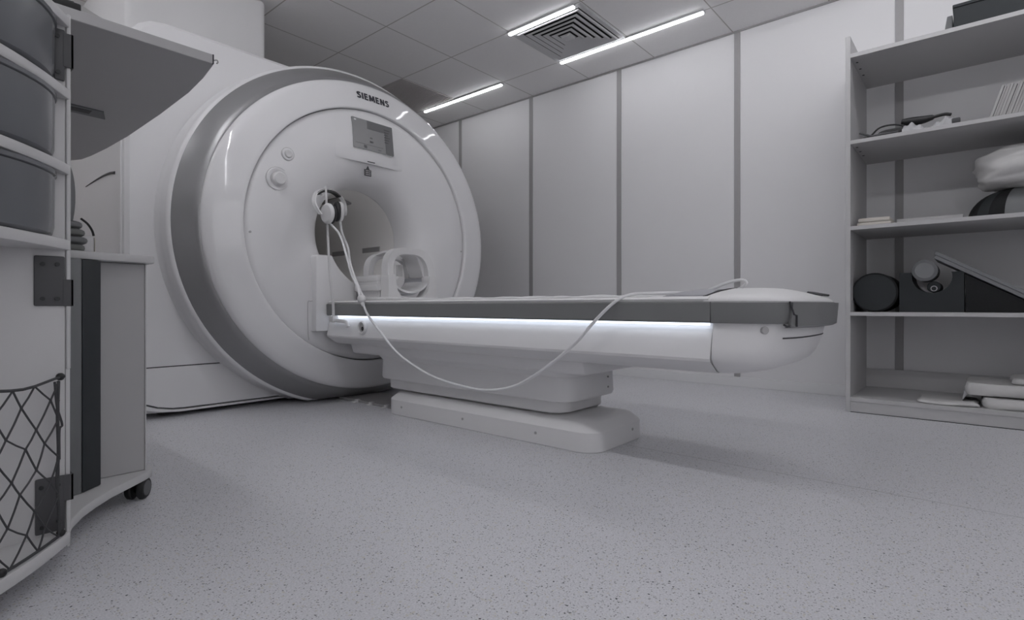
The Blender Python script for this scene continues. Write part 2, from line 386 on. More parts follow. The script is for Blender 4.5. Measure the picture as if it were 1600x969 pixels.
# rear body with the bore hole through it
bx0, bx1, bz0, bz1, brd = 0.775, 2.46, 0.026, 1.972, 0.17
N = 160
def rrect(inset):
    out = []
    for k in range(N):
        a = k / N * math.tau; dx, dz = math.cos(a), math.sin(a)
        x0, x1, z0, z1 = bx0 + inset, bx1 - inset, bz0 + (inset if inset < 0.02 else inset), bz1 - inset
        ts = []
        if dx > 1e-9: ts.append((x1 - GX) / dx)
        if dx < -1e-9: ts.append((x0 - GX) / dx)
        if dz > 1e-9: ts.append((z1 - GZ) / dz)
        if dz < -1e-9: ts.append((z0 - GZ) / dz)
        tt = min(ts); p = [GX + dx * tt, GZ + dz * tt]
        # round the corners
        for (cxx, sx) in ((x0 + brd, -1), (x1 - brd, 1)):
            for (czz, sz, rr) in ((z1 - brd, 1, brd), (z0 + 0.09, -1, 0.09)):
                ccx = x0 + rr if sx < 0 else x1 - rr
                if (p[0] - ccx) * sx > 0 and (p[1] - czz) * sz > 0:
                    # intersect ray with circle
                    ox, oz = GX - ccx, GZ - czz
                    B = ox * dx + oz * dz; Cc = ox * ox + oz * oz - rr * rr
                    D = B * B - Cc
                    if D > 0: s = -B + math.sqrt(D); p = [GX + dx * s, GZ + dz * s]
        out.append(p)
    return out
circ = [(GX + math.cos(k / N * math.tau) * 0.306 * SA, GZ + math.sin(k / N * math.tau) * 0.306 * SB) for k in range(N)]
o_out, o_in = rrect(0), rrect(0.018)
b = new()
def at(l, y): return [(p[0], y, p[1]) for p in l]
rings(b, [at(circ, 3.08), at(o_in, 3.08), at(o_out, 3.098), at(o_out, 4.56), at(circ, 4.56), at(circ, 3.08)], False, False)
build('rear_housing', b, 'gantry2', mri, smooth=35)
# lower left access panel with its joint
pp = [(0.805, 0.13), (0.805, 0.252), (1.222, 0.252), (1.30, 0.195), (1.60, 0.065), (1.62, 0.040), (1.03, 0.042), (0.97, 0.046), (0.91, 0.058), (0.86, 0.078), (0.825, 0.104)]
b = new(); prism(b, pp, 3.0725, 3.082, 'y', 0.003, 1); build('access_panel', b, 'gantry2', mri)
qq = [(0.800, 0.12), (0.800, 0.257), (1.2242, 0.257), (1.303, 0.1995), (1.608, 0.066), (1.630, 0.036), (1.03, 0.037), (0.967, 0.041), (0.906, 0.053), (0.855, 0.073), (0.82, 0.099)]
b = new(); prism(b, qq, 3.0775, 3.0815, 'y'); build('panel_joint', b, 'seam', mri)
b = new(); prism(b, [(0.79, 0.10), (0.815, 0.072), (0.86, 0.046), (0.92, 0.031), (1.0, 0.024), (1.66, 0.024), (1.64, 0.034), (1.03, 0.034), (0.965, 0.038), (0.904, 0.050), (0.85, 0.070), (0.815, 0.097)], 3.066, 3.082, 'y', 0.003, 1); build('bottom_lip', b, 'gantry2', mri)
b = new(); box(b, 0.95, 2.4, 3.16, 4.5, 0.0, 0.027); build('plinth', b, 'seam', mri)  # set-back block coloured dark for the shadow gap under the housing
# docking block under the bore
b = new()
hx = 0.405; dz0, dz1 = 0.42, 0.835
top = []
r = 0.338
zt = dz1
a0 = math.asin((zt - GZ) / (r * SB))
arc = []
for k in range(25):
    a = (math.pi - a0) + (2 * a0 + math.pi) * 0 + k / 24 * (math.pi + 2 * a0)
    arc.append((GX + math.cos(a) * r * SA, GZ + math.sin(a) * r * SB))
poly = [(GX - hx, dz0), (GX - hx, dz1 - 0.012), (GX - hx + 0.012, dz1)] + arc + [(GX + hx - 0.012, dz1), (GX + hx, dz1 - 0.012), (GX + hx, dz0)]
prism(b, poly, 2.70, 2.90, 'y', 0.006, 2)
build('docking_block', b, 'gantry2', mri)
b = new(); tube(b, [(1.520, 2.738, 0.375), (1.514, 2.736, 0.42), (1.512, 2.735, 0.57), (1.525, 2.736, 0.583), (1.54, 2.736, 0.585)], 0.0014, 6, 4); build('dock_joint', b, 'trim', mri)
# display and its hood
nx, nz = 28, 12
CP = [(0.745, 2.767), (0.72, 2.758), (0.66, 2.747), (0.60, 2.742), (0.55, 2.741), (0.50, 2.745), (0.45, 2.752), (0.41, 2.764), (0.375, 2.782), (0.350, 2.806), (0.330, 2.84)]
def cover_y(x, z):
    r_ = math.hypot((x - GX) / SA, (z - GZ) / SB)
    for (ra, ya), (rb, yb) in zip(CP, CP[1:]):
        if rb <= r_ <= ra: return yb + (ya - yb) * (r_ - rb) / (ra - rb)
    return CP[0][1] if r_ > 0.7 else CP[-1][1]
def hood(x, z):
    t_ = (x - 1.915) / 0.235; d_ = max(0, 1 - t_ * t_) ** 1.5
    zt_ = GZ + SB * math.sqrt(0.722 ** 2 - ((x - GX) / SA) ** 2)
    return cover_y(x, z) - 0.024 * d_ * max(0, (zt_ - z) / (zt_ - 1.402)) - 0.0004
R = []
for j in range(nz + 1):
    row = []
    for i in range(nx + 1):
        x = 1.68 + 0.47 * i / nx; zt_ = GZ + SB * math.sqrt(0.722 ** 2 - ((x - GX) / SA) ** 2)
        z = zt_ + (1.402 - zt_) * j / nz; row.append((x, hood(x, z), z))
    R.append(row)
R.append([(p[0], p[1] + 0.002, p[2] - 0.004) for p in R[-1]])
R.append([(p[0], cover_y(p[0], 1.40) + 0.002, p[2] + 0.002) for p in R[-1]])
b = new(); rings(b, R, False, False, closed=False)
hoodo = build('display_hood', b, 'gantry2', mri, smooth=50)
GRID_ = [(1.788 + 0.0279 * i_, 1.473 + 0.0178 * j_) for i_ in range(11) for j_ in range(11)]
SCA, SCB = min(hood(x, 1.473) for x in (1.788, 1.927, 2.067)), min(hood(x, 1.651) for x in (1.788, 1.927, 2.067))
_d = max(SCA + (SCB - SCA) * (z - 1.473) / 0.178 - hood(x, z) for x, z in GRID_)
SCA -= _d; SCB -= _d
def slab(x0, x1, z0, z1, lift, th=0.004):
    b = new()
    ya, yb = [SCA + (SCB - SCA) * (z - 1.473) / 0.178 - lift for z in (z0, z1)]
    ring0 = [(x0, ya, z0), (x1, ya, z0), (x1, yb, z1), (x0, yb, z1)]
    rings(b, [[(p[0], p[1] + th, p[2]) for p in ring0], ring0]); return b
ds = build('display_screen', slab(1.788, 2.067, 1.473, 1.651, 0.001, 0.03), 'screen', mri, label='grey patient display screen')
b = slab(1.885, 2.067, 1.600, 1.651, 0.0018); c2 = slab(2.010, 2.067, 1.473, 1.600, 0.0018); join(b, c2); build('dark_field', b, 'screen_dark', ds)
b = new()
for k in range(6): join(b, slab(2.005, 2.045 - 0.006 * (k % 3), 1.618 - k * 0.0155, 1.626 - k * 0.0155, 0.0025))
for (x0, x1, z0, z1) in ((1.902, 1.918, 1.545, 1.552), (1.898, 1.922, 1.520, 1.530), (1.855, 1.875, 1.480, 1.497), (1.80, 1.99, 1.503, 1.5045), (1.955, 1.975, 1.484, 1.488)):
    join(b, slab(x0, x1, z0, z1, 0.0025))
build('screen_text', b, 'screen_ink', ds)
build('screen_symbol', slab(1.798, 1.812, 1.634, 1.642, 0.0028), 'white_plastic', ds)
b = new(); prism(b, [(1.872, 1.362), (1.872, 1.325), (1.917, 1.325), (1.917, 1.362), (1.906, 1.362), (1.8945, 1.384), (1.883, 1.362)], 2.7385, 2.744, 'y'); ic = build('laser_warning_icon', b, 'bracket', mri, label='small dark square symbol with a triangle on top')
b = new()
for k in range(3): box(b, 1.877, 1.912, 2.7378, 2.7384, 1.332 + k * 0.011, 1.335 + k * 0.011)
box(b, 1.8865, 1.8875, 2.7378, 2.7384, 1.327, 1.360)
build('icon_line', b, 'laminate_grey', ic)
b = new(); box(b, 1.872, 1.922, 2.709, 2.712, 1.3985, 1.4035); build('sensor_window', b, 'bracket', mri)
# control dials
for (dxx, dzz, r_, big) in ((1.352, 1.212, 0.060, True), (1.406, 1.351, 0.033, False)):
    b = new(); lathe(b, [(r_, 2.752), (r_, 2.744), (r_ - 0.004, 2.740), (r_ - 0.012, 2.740), (r_ * 0.62, 2.746)], (dxx, 0, dzz), (0, 1, 0), 40)
    d_ = build('control_dial', b, 'gantry2', mri)
    b = new(); lathe(b, [(r_ * 0.60, 2.752), (r_ * 0.58, 2.722 if big else 2.738), (r_ * 0.48, 2.716 if big else 2.734), (0.001, 2.716 if big else 2.736)], (dxx, 0, dzz), (0, 1, 0), 32, cap=False)
    build('knob', b, 'white_plastic', d_)
    b = new(); tube(b, [(dxx + math.cos(k / 32 * math.tau) * (r_ + 0.001), 2.7445, dzz + math.sin(k / 32 * math.tau) * (r_ + 0.001)) for k in range(32)], 0.0009, 6, 0, True); build('dial_joint', b, 'trim', d_)
# lettering on the ring
def ribbon(bm_, pts, wd, f):
    """flat stroke of width wd along a 2D path; f maps (u, v, depth) to space"""
    L_, R_ = [], []
    n_ = len(pts)
    for i in range(n_):
        p, q_ = pts[max(0, i - 1)], pts[min(n_ - 1, i + 1)]
        dx, dy = q_[0] - p[0], q_[1] - p[1]; m_ = math.hypot(dx, dy); nx_, ny_ = -dy / m_, dx / m_
        k_ = wd / 2
        if 0 < i < n_ - 1:
            d1 = (pts[i][0] - p[0], pts[i][1] - p[1]); h1 = math.hypot(*d1)
            k_ /= max(0.5, abs((-d1[1] / h1) * nx_ + (d1[0] / h1) * ny_))
        L_.append((pts[i][0] + nx_ * k_, pts[i][1] + ny_ * k_)); R_.append((pts[i][0] - nx_ * k_, pts[i][1] - ny_ * k_))
    rings(bm_, [[f(l[0], l[1], 0), f(r[0], r[1], 0), f(r[0], r[1], 1), f(l[0], l[1], 1)] for l, r in zip(L_, R_)])
def letters(word, x, y, z, cap, wd):
    h = 1.0; w2 = wd / 2; b = new(); adv = 0.0; items = []
    S_ = [(0.56, 0.80)] + [(0.33 + 0.24 * math.cos(a), 0.74 + 0.17 * math.sin(a)) for a in [math.radians(50 + 20 * k) for k in range(11)]] + [(0.33 + 0.26 * math.cos(a), 0.27 + 0.18 * math.sin(a)) for a in [math.radians(70 - 22 * k) for k in range(11)]] + [(0.06, 0.20)]
    S_ = [(0.57, 0.83), (0.46, 0.895), (0.32, 0.905), (0.18, 0.86), (0.12, 0.75), (0.17, 0.64), (0.32, 0.555), (0.47, 0.46), (0.53, 0.32), (0.49, 0.17), (0.36, 0.095), (0.22, 0.095), (0.06, 0.165)]
    G = {'S': ([S_], 0.66), 'I': ([[(0.14, 0), (0.14, 1)]], 0.28), 'E': ([[(0.14, 0), (0.14, 1)], [(0.06, 0.905), (0.58, 0.905)], [(0.06, 0.515), (0.54, 0.515)], [(0.06, 0.095), (0.60, 0.095)]], 0.66),
         'M': ([[(0.13, 0), (0.17, 1)], [(0.20, 0.97), (0.48, 0.14)], [(0.48, 0.14), (0.76, 0.97)], [(0.79, 1), (0.83, 0)]], 0.96), 'N': ([[(0.13, 0), (0.13, 1)], [(0.16, 0.97), (0.60, 0.03)], [(0.63, 0), (0.63, 1)]], 0.76)}
    for ch in word:
        st, w_ = G[ch]
        for p_ in st: items.append([(q_[0] + adv, q_[1]) for q_ in p_])
        adv += w_ + 0.09
    sc = 0.230 / (adv - 0.09)
    for k, p_ in enumerate(items):
        ribbon(b, p_, wd, lambda u, v, d: (x + u * sc, y - (0.002 + 0.00004 * (k % 5)) * d, z + v * cap))
    return b
b = letters('SIEMENS', 1.839, 2.0, 1.782, 0.040, 0.235)
for v in b.verts:
    r_ = math.hypot((v.co.x - GX) / SA, (v.co.z - GZ) / SB)
    prof = [(0.912, 2.798), (0.885, 2.785), (0.85, 2.775), (0.81, 2.764), (0.775, 2.754), (0.757, 2.751)]
    yy = 2.764
    for (ra, ya), (rb, yb) in zip(prof, prof[1:]):
        if rb <= r_ <= ra: yy = yb + (ya - yb) * (r_ - rb) / (ra - rb)
    v.co.y = yy - 0.0010 - (2.0 - v.co.y) * 0.5
build('lettering', b, 'ink', mri, label='dark maker lettering on the upper ring')
# screw caps on the cover
for a_ in (184, 357):
    a_ = math.radians(a_); b = new(); x_ = GX + math.cos(a_) * 0.722 * SA; z_ = GZ + math.sin(a_) * 0.722 * SB
    cyl(b, (x_, 2.7565, z_), (x_, 2.766, z_), 0.006, seg=14); build('screw_cap', b, 'laminate_grey', mri)
# light slots inside the bore
for (y_, z_) in ((3.60, 0.952), (3.21, 0.953)):
    rx = 0.2995; dzz = (z_ - GZ)
    xw = GX + math.sqrt(rx * rx - dzz * dzz) * SA
    b = new(); box(b, xw - 0.006, xw + 0.003, y_ - 0.10, y_ + 0.10, z_ - 0.022, z_ + 0.012, 0.002, 1); build('bore_slot', b, 'trim', mri)
b = new()
for (aa, y_) in ((75, 3.30),):
    a_ = math.radians(aa); xw = GX + math.cos(a_) * 0.292 * SA; zw = GZ + math.sin(a_) * 0.292 * SB
    box(b, xw - 0.05, xw + 0.05, y_ - 0.12, y_ + 0.12, zw - 0.008, zw + 0.006, 0.002, 1, rot=Matrix.Rotation(-(a_ - math.pi / 2), 3, 'Y'))
build('bore_light', b, 'trim', mri)

# ------------------------------------------------------------ patient table
AX = 1.945; HW = 0.345; YE = 0.36; YS = 0.60; YR = 2.695
couch = thing('patient_table', 'long white patient table with grey side rail docked into the scanner', 'patient table', (AX, 1.6, 0))
def endplan(inset=0.0, shift=0.0, n=3.0, k=40, yback=YS):
    hw = HW - inset; L_ = (YS - YE) - shift
    pts = []
    for i in range(k + 1):
        a = math.pi + math.pi * i / k
        c_, s_ = math.cos(a), math.sin(a)
        x = math.copysign(abs(c_) ** (2 / n), c_) * hw; y = -abs(s_) ** (2 / n) * L_
        pts.append((AX + x, YS + y))
    return pts
# base and pedestal
def rr(x0, x1, y0, y1, r, k=6):
    out = []
    for (cx_, cy_, a0_) in ((x1 - r, y1 - r, 0), (x0 + r, y1 - r, 90), (x0 + r, y0 + r, 180), (x1 - r, y0 + r, 270)):
        for i in range(k + 1):
            a = math.radians(a0_ + 90 * i / k); out.append((cx_ + math.cos(a) * r, cy_ + math.sin(a) * r))
    return out
def stack(levels, k=6):
    b = new(); rings(b, [[(p[0], p[1], z) for p in rr(x0, x1, y0, y1, r, k)] for (z, x0, x1, y0, y1, r) in levels]); return b
L0 = (1.735, 2.155, 1.085, 2.36)
def ins(L, d, r, z): return (z, L[0] + d, L[1] - d, L[2] + d, L[3] - d, max(0.01, r - d))
build('floor_base', stack([ins(L0, 0.003, 0.08, 0.0), ins(L0, 0, 0.08, 0.004), ins(L0, 0, 0.08, 0.076), ins(L0, 0.003, 0.08, 0.081), ins(L0, 0.034, 0.09, 0.107), ins(L0, 0.040, 0.095, 0.110), ins(L0, 0.09, 0.13, 0.117)]), 'couch', couch, smooth=22)
L1 = (1.775, 2.135, 1.26, 2.42)
build('lower_skirt', stack([ins(L1, 0.03, 0.08, 0.118), ins(L1, 0.012, 0.08, 0.121), ins(L1, 0.002, 0.08, 0.128), ins(L1, 0, 0.08, 0.19)]), 'couch', couch)
L2 = (1.74, 2.15, 1.205, 2.45)
build('pedestal', stack([ins(L2, 0.03, 0.09, 0.172), ins(L2, 0.006, 0.09, 0.178), ins(L2, 0, 0.09, 0.19), ins(L2, 0.004, 0.09, 0.275), ins(L2, -0.01, 0.09, 0.29), ins(L2, -0.03, 0.09, 0.315)]), 'couch', couch)
b = new()
prism(b, [(1.70, 0.30), (2.19, 0.30), (2.21, 0.36), (1.68, 0.36)], 1.10, 2.60, 'y', 0.012, 2); build('pedestal_collar', b, 'couch', couch)
for (x_, y_, z_) in ((2.155, 1.30, 0.26), (2.155, 1.30, 0.205)):
    pass
for x_ in (2.04,):
    for z_ in (0.255, 0.212):
        b = new(); cyl(b, (x_, 1.2075, z_), (x_, 1.203, z_), 0.004, seg=12); build('screw', b, 'trim', couch)
for y_ in (1.36, 1.78, 2.22):
    b = new(); cyl(b, (1.7375, y_, 0.045), (1.733, y_, 0.045), 0.006, seg=12); build('screw_cap', b, 'laminate_grey', couch)
b = new(); cyl(b, (2.03, 1.088, 0.05), (2.03, 1.083, 0.05), 0.006, seg=12); build('screw_cap', b, 'laminate_grey', couch)
# long body
hs = [(-HW + 0.030, 0.508), (-HW + 0.028, 0.498), (-HW + 0.019, 0.478), (-HW + 0.012, 0.455), (-HW + 0.001, 0.400), (-HW + 0.004, 0.391), (-HW + 0.055, 0.358), (-HW + 0.07, 0.352)]
sec = [(AX + x, z) for x, z in hs] + [(AX - x, z) for x, z in reversed(hs)]
b = new(); prism(b, sec, YS + 0.003, YR, 'y'); body = build('side_body', b, 'couch', couch, smooth=25)
# end cap
lv = [(0.508, 0.016, 0.030), (0.49, 0.016, 0.032), (0.465, 0.013, 0.038), (0.43, 0.007, 0.050), (0.40, 0.006, 0.066), (0.385, 0.018, 0.080), (0.372, 0.036, 0.100), (0.360, 0.056, 0.130), (0.353, 0.075, 0.165)]
b = new(); rings(b, [[(p[0], p[1], z) for p in endplan(i_, s_)] for (z, i_, s_) in lv]); cap = build('end_cap', b, 'couch', couch, smooth=50)
# grey rail: long part and foot part
def railsec(y0, y1):
    b = new(); prism(b, [(AX - HW + 0.004, 0.506), (AX - HW, 0.512), (AX - HW - 0.002, 0.566), (AX - HW + 0.006, 0.570), (AX + HW - 0.006, 0.570), (AX + HW + 0.002, 0.566), (AX + HW, 0.512), (AX + HW - 0.004, 0.506)], y0, y1, 'y'); return b
rail = build('side_rail', railsec(YS + 0.0015, YR), 'couchgrey', couch, smooth=25, label='long dark grey side rail')
b = new(); rings(b, [[(p[0], p[1], z) for p in endplan(i_, s_)] for (z, i_, s_) in ((0.506, 0.006, 0.012), (0.512, 0.002, 0.008), (0.566, -0.002, -0.002), (0.570, 0.004, 0.004))])
foot = build('foot_rail', b, 'couchgrey', couch, smooth=50, label='dark grey rounded rail end')
# handle section at the very end hanging slightly lower
hp = [p for p in endplan(-0.004, -0.004, k=80) if p[1] < 0.402]
b = new()
inner = [(AX + (p[0] - AX) * 0.975, p[1] + 0.010) for p in hp]
polyh = hp + inner[::-1]
rings(b, [[(p[0], p[1] + 0.010, 0.494) for p in polyh], [(p[0], p[1], 0.500) for p in polyh], [(p[0], p[1] - 0.006, 0.567) for p in polyh]])
build('foot_handle', b, 'couchgrey', couch, smooth=50)
ex, ey = hp[0]
b = new(); tube(b, [(ex - 0.006, ey + 0.002, 0.569), (ex + 0.004, ey - 0.007, 0.532), (ex + 0.012, ey - 0.012, 0.530), (ex + 0.014, ey - 0.012, 0.498)], 0.0026, 6, 0); build('handle_joint', b, 'seam', couch)
b = new(); tube(b, [(ex - 0.012, ey + 0.016, 0.503), (ex - 0.004, ey + 0.010, 0.4985), (ex + 0.006, ey + 0.003, 0.4985)], 0.003, 6, 0); build('latch_slot', b, 'seam', couch)
pl = [p for p in endplan(0.0125, 0.038, k=120) if p[0] > 1.70 and p[0] < AX + 0.25]
b = new(); tube(b, [(p[0], p[1] + 0.0005, 0.463) for p in pl], 0.0022, 6, 0); build('cap_joint', b, 'seam', couch)
q = [p for p in endplan(0.006, 0.040, k=120) if p[0] < AX - 0.28 and p[1] < YS - 0.12]
if q:
    b = new(); p = q[len(q) // 2]; cyl(b, (p[0] + 0.008, p[1] + 0.008, 0.487), (p[0] - 0.004, p[1] - 0.003, 0.487), 0.011, seg=20, bev=0.002); build('push_button', b, 'laminate_grey', couch)
# LED line under the rail
for sgn in (-1, 1):
    b = new(); xe = AX + sgn * (HW - 0.013); box(b, xe - 0.006, xe + 0.006, YS + 0.008, YR - 0.03, 0.4995, 0.5065, 0.001, 1); build('light_strip', b, 'led', couch, label='glowing white light strip under the rail')
# tabletop and its cushions
b = new(); prism(b, [(AX - HW + 0.010, 0.569), (AX - HW + 0.006, 0.578), (AX - HW + 0.02, 0.586), (AX - 0.2, 0.588), (AX + 0.2, 0.588), (AX + HW - 0.02, 0.586), (AX + HW - 0.006, 0.578), (AX + HW - 0.010, 0.569)], 0.61, YR, 'y'); build('table_top', b, 'couch', couch, smooth=30)
# foot dome
def domeplan(i_, s_, yb):
    p = endplan(i_, s_); return [(p[0][0], yb)] + p + [(p[-1][0], yb)]
b = new(); rings(b, [[(p[0], p[1], z) for p in domeplan(i_, s_, yb)] for (z, i_, s_, yb) in ((0.570, 0.008, 0.006, 0.625), (0.576, 0.008, 0.008, 0.625), (0.584, 0.02, 0.022, 0.622), (0.593, 0.06, 0.05, 0.618), (0.602, 0.11, 0.08, 0.610), (0.609, 0.16, 0.108, 0.600), (0.614, 0.21, 0.135, 0.590))])
build('foot_cover', b, 'couch', couch, smooth=60)
b = new(); box(b, AX + 0.09, AX + 0.20, 0.392, 0.44, 0.594, 0.6015, 0.002, 1, rot=Matrix.Rotation(math.radians(12), 3, 'X')); build('release_lever', b, 'bracket', couch)
b = new(); rings(b, [[(AX - h_, 0.632, z), (AX + h_, 0.632, z), (AX + h_, 0.80 - e_, z), (AX - h_, 0.80 - e_, z)] for (z, h_, e_) in ((0.586, 0.250, 0.0), (0.592, 0.25, 0.02), (0.602, 0.235, 0.06), (0.611, 0.19, 0.11))]); build('foot_pad', b, 'padgrey', couch, smooth=50, label='grey wedge pad at the foot end')
b = new(); tube(b, [(AX - 0.325, 0.630, 0.585), (AX - 0.285, 0.627, 0.592), (AX - 0.235, 0.620, 0.602), (AX - 0.185, 0.610, 0.609), (AX - 0.12, 0.60, 0.6145)], 0.0022, 6, 4); build('cover_joint', b, 'seam', couch)
b = new()
nx, ny = 14, 60; R = []
for j in range(ny + 1):
    y = 0.84 + (2.30 - 0.84) * j / ny; row = []
    for i in range(nx + 1):
        x = AX - 0.24 + 0.48 * i / nx
        e = min(1, min(i, nx - i) / 2.0, min(j, ny - j) / 2.0)
        row.append((x, y, 0.5885 + e * (0.0075 + 0.0035 * math.sin(y * 17 + x * 6) * math.sin(x * 19 + 1) + 0.002 * math.sin(y * 41))))
    R.append(row)
R = [[(p[0], p[1], 0.5875) for p in R[0]]] + R + [[(p[0], p[1], 0.5875) for p in R[-1]]]
rings(b, R, closed=False); build('mattress', b, 'sheet', couch, smooth=60)
# side socket
SYc, SZc = 2.365, 0.447
b = new(); lathe(b, [(0.020, 0.018), (0.0215, -0.004), (0.027, -0.0075), (0.031, -0.004), (0.033, 0.004)], (AX - HW, SYc, SZc), (1, 0, 0), 32, 1.0, 1.1); so = build('side_socket', b, 'white_plastic', couch)
b = new(); lathe(b, [(0.020, 0.0002), (0.0005, -0.0004)], (AX - HW - 0.0012, SYc, SZc), (1, 0, 0), 24, 1.0, 1.1); build('socket_recess', b, 'laminate_grey', so)
b = new(); lathe(b, [(0.0105, 0.0002), (0.0005, -0.0004)], (AX - HW - 0.0022, SYc - 0.006, SZc - 0.004), (1, 0, 0), 24); build('plug_hole', b, 'black', so)
b = new()
for yy, ln in ((1.62, 0), ):
    pass
# joint between cap and body, rail joint
b = new(); tube(b, [(AX - HW - 0.0005, YS + 0.0015, 0.568), (AX - HW + 0.0005, YS + 0.0015, 0.508)], 0.0012, 6); build('rail_joint', b, 'seam', couch)
b = new(); tube(b, [(AX + x - 0.0003, YS + 0.0015, z) for x, z in hs[2:-1]], 0.0012, 6); build('body_joint', b, 'trim', couch)

# floor plate between scanner and table
fp = thing('floor_cover_plate', 'low grey floor cover plate between scanner and table base', 'floor plate', (1.94, 2.66, 0))
b = new(); prism(b, [(1.82, 2.375), (2.07, 2.375), (2.07, 2.93), (1.82, 2.93)], 0.0, 0.015, 'z', 0.002, 1); build('plate', b, 'plate', fp)
for y_ in (2.46, 2.60, 2.74):
    b = new(); box(b, 1.792, 1.822, y_ - 0.012, y_ + 0.012, 0, 0.008, 0.002, 1); box(b, 1.81, 1.835, y_ - 0.012, y_ + 0.012, 0.006, 0.018, 0.002, 1); build('clip', b, 'white_plastic', fp)

# ------------------------------------------------------------ head coil on the table
coil = thing('head_coil', 'white head coil with open arched frame sitting on the table near the bore', 'head coil', (AX, 2.5, 0.588))
CZ = 0.588
b = new(); box(b, 1.76, 2.13, 2.38, 2.66, CZ, CZ + 0.018, 0.006, 2); build('base_plate', b, 'white_plastic', coil)
def hoop(y, hw, zt, zs, w_, yw, name, skew=0.0):
    # arch band in the XZ plane with width w_ and thickness yw along Y
    def arch(hw_, zt_):
        P = []
        for k in range(33):
            a = math.pi * (1 - k / 32); c_, s_ = math.cos(a), math.sin(a)
            P.append((AX + math.copysign(abs(c_) ** 0.62, c_) * hw_, zs + abs(s_) ** 0.75 * (zt_ - zs)))
        return P
    o_, i_ = arch(hw, zt), arch(hw - w_, zt - w_ * 0.8)
    R = []
    for p, q_ in zip(o_, i_):
        sk = skew * (p[1] - zs)
        R.append([(p[0], y - yw / 2 + sk, p[1]), (q_[0], y - yw / 2 + 0.006 + sk, q_[1]), (q_[0], y + yw / 2 - 0.006 + sk, q_[1]), (p[0], y + yw / 2 + sk, p[1])])
    b = new(); rings(b, R); bevel_b = b
    return build(name, b, 'white_plastic', coil, smooth=45)
hoop(2.42, 0.165, 0.880, 0.722, 0.042, 0.055, 'front_arch', 0.10)
hoop(2.60, 0.160, 0.860, 0.722, 0.036, 0.05, 'rear_arch', 0.05)
# roof bars joining the arches
for (xa, za, ww) in ((-0.085, 0.868, 0.045), (0.0, 0.874, 0.03), (0.095, 0.862, 0.05)):
    b = new(); rings(b, [[(AX + xa - ww / 2, y_, z_ - 0.012), (AX + xa + ww / 2, y_, z_ - 0.012), (AX + xa + ww / 2 - 0.005, y_, z_), (AX + xa - ww / 2 + 0.005, y_, z_)] for (y_, z_) in ((2.43, za), (2.52, za - 0.004), (2.61, za - 0.022))]); build('roof_bar', b, 'white_plastic', coil)
# right inner wing and small mirror block
b = new(); rings(b, [[(AX + 0.095, y_, z_) , (AX + 0.125, y_, z_), (AX + 0.125 , y_ + 0.03, z_), (AX + 0.095, y_ + 0.03, z_)] if False else [(AX + x_ - 0.012, 2.44, z_), (AX + x_ + 0.020, 2.44, z_), (AX + x_ + 0.020, 2.56, z_), (AX + x_ - 0.012, 2.56, z_)] for (x_, z_) in ((0.128, 0.724), (0.112, 0.775), (0.085, 0.83), (0.05, 0.852))]); build('side_wing', b, 'white_plastic', coil)
b = new(); box(b, AX + 0.045, AX + 0.085, 2.585, 2.60, 0.732, 0.80, 0.003, 1); build('mirror_block', b, 'white_plastic', coil)
# lower shell: two outer posts, flared, bowl between them
def post(x, sgn):
    b = new()
    R = []
    for (z, hw_, fl) in ((CZ + 0.012, 0.026, 0.055), (CZ + 0.03, 0.025, 0.030), (CZ + 0.055, 0.024, 0.012), (CZ + 0.09, 0.024, 0.003), (0.70, 0.024, 0.0), (0.722, 0.024, 0.0), (0.729, 0.018, 0.0)):
        xi = x - sgn * (hw_ + fl); xo = x + sgn * hw_
        R.append([(xo, 2.385, z), (xi, 2.385, z), (xi, 2.455, z), (xo, 2.455, z)])
    rings(b, R); return build('front_post', b, 'white_plastic', coil, smooth=50)
post(AX - 0.142, -1); post(AX + 0.142, 1)
b = new(); R = []
for y_ in (2.44, 2.63):
    ring_ = []
    for k in range(25):
        a = math.pi + math.pi * k / 24; ring_.append((AX + math.cos(a) * 0.145, y_, 0.722 + math.sin(a) * 0.105))
    for k in range(25):
        a = math.tau - math.pi * k / 24; ring_.append((AX + math.cos(a) * 0.133, y_, 0.722 + math.sin(a) * 0.093))
    R.append(ring_)
rings(b, R); build('lower_shell', b, 'clear', coil, smooth=50)
b = new(); R = []
for k in range(17):
    a = math.pi * 1.12 + math.pi * 0.76 * k / 16; x_, z_ = AX + math.cos(a) * 0.130, 0.722 + math.sin(a) * 0.090
    R.append([(x_, 2.405, z_ - 0.004), (x_, 2.61, z_ - 0.002), (x_, 2.61, z_ + 0.008), (x_, 2.405, z_ + 0.008)])
rings(b, R); build('head_cushion', b, 'sheet', coil, smooth=50)
# stepped connector housing on the left side
b = new(); box(b, 1.755, 1.815, 2.46, 2.665, 0.690, 0.725, 0.008, 2); box(b, 1.760, 1.80, 2.46, 2.655, 0.668, 0.692, 0.003, 1); box(b, 1.752, 1.81, 2.45, 2.665, 0.640, 0.672, 0.006, 2); box(b, 1.772, 1.82, 2.46, 2.65, CZ + 0.01, 0.645, 0.004, 1)
build('connector_housing', b, 'white_plastic', coil)
b = new(); box(b, 1.758, 1.775, 2.635, 2.655, CZ + 0.004, 0.638, 0.002, 1); build('connector_plug', b, 'bracket', coil)

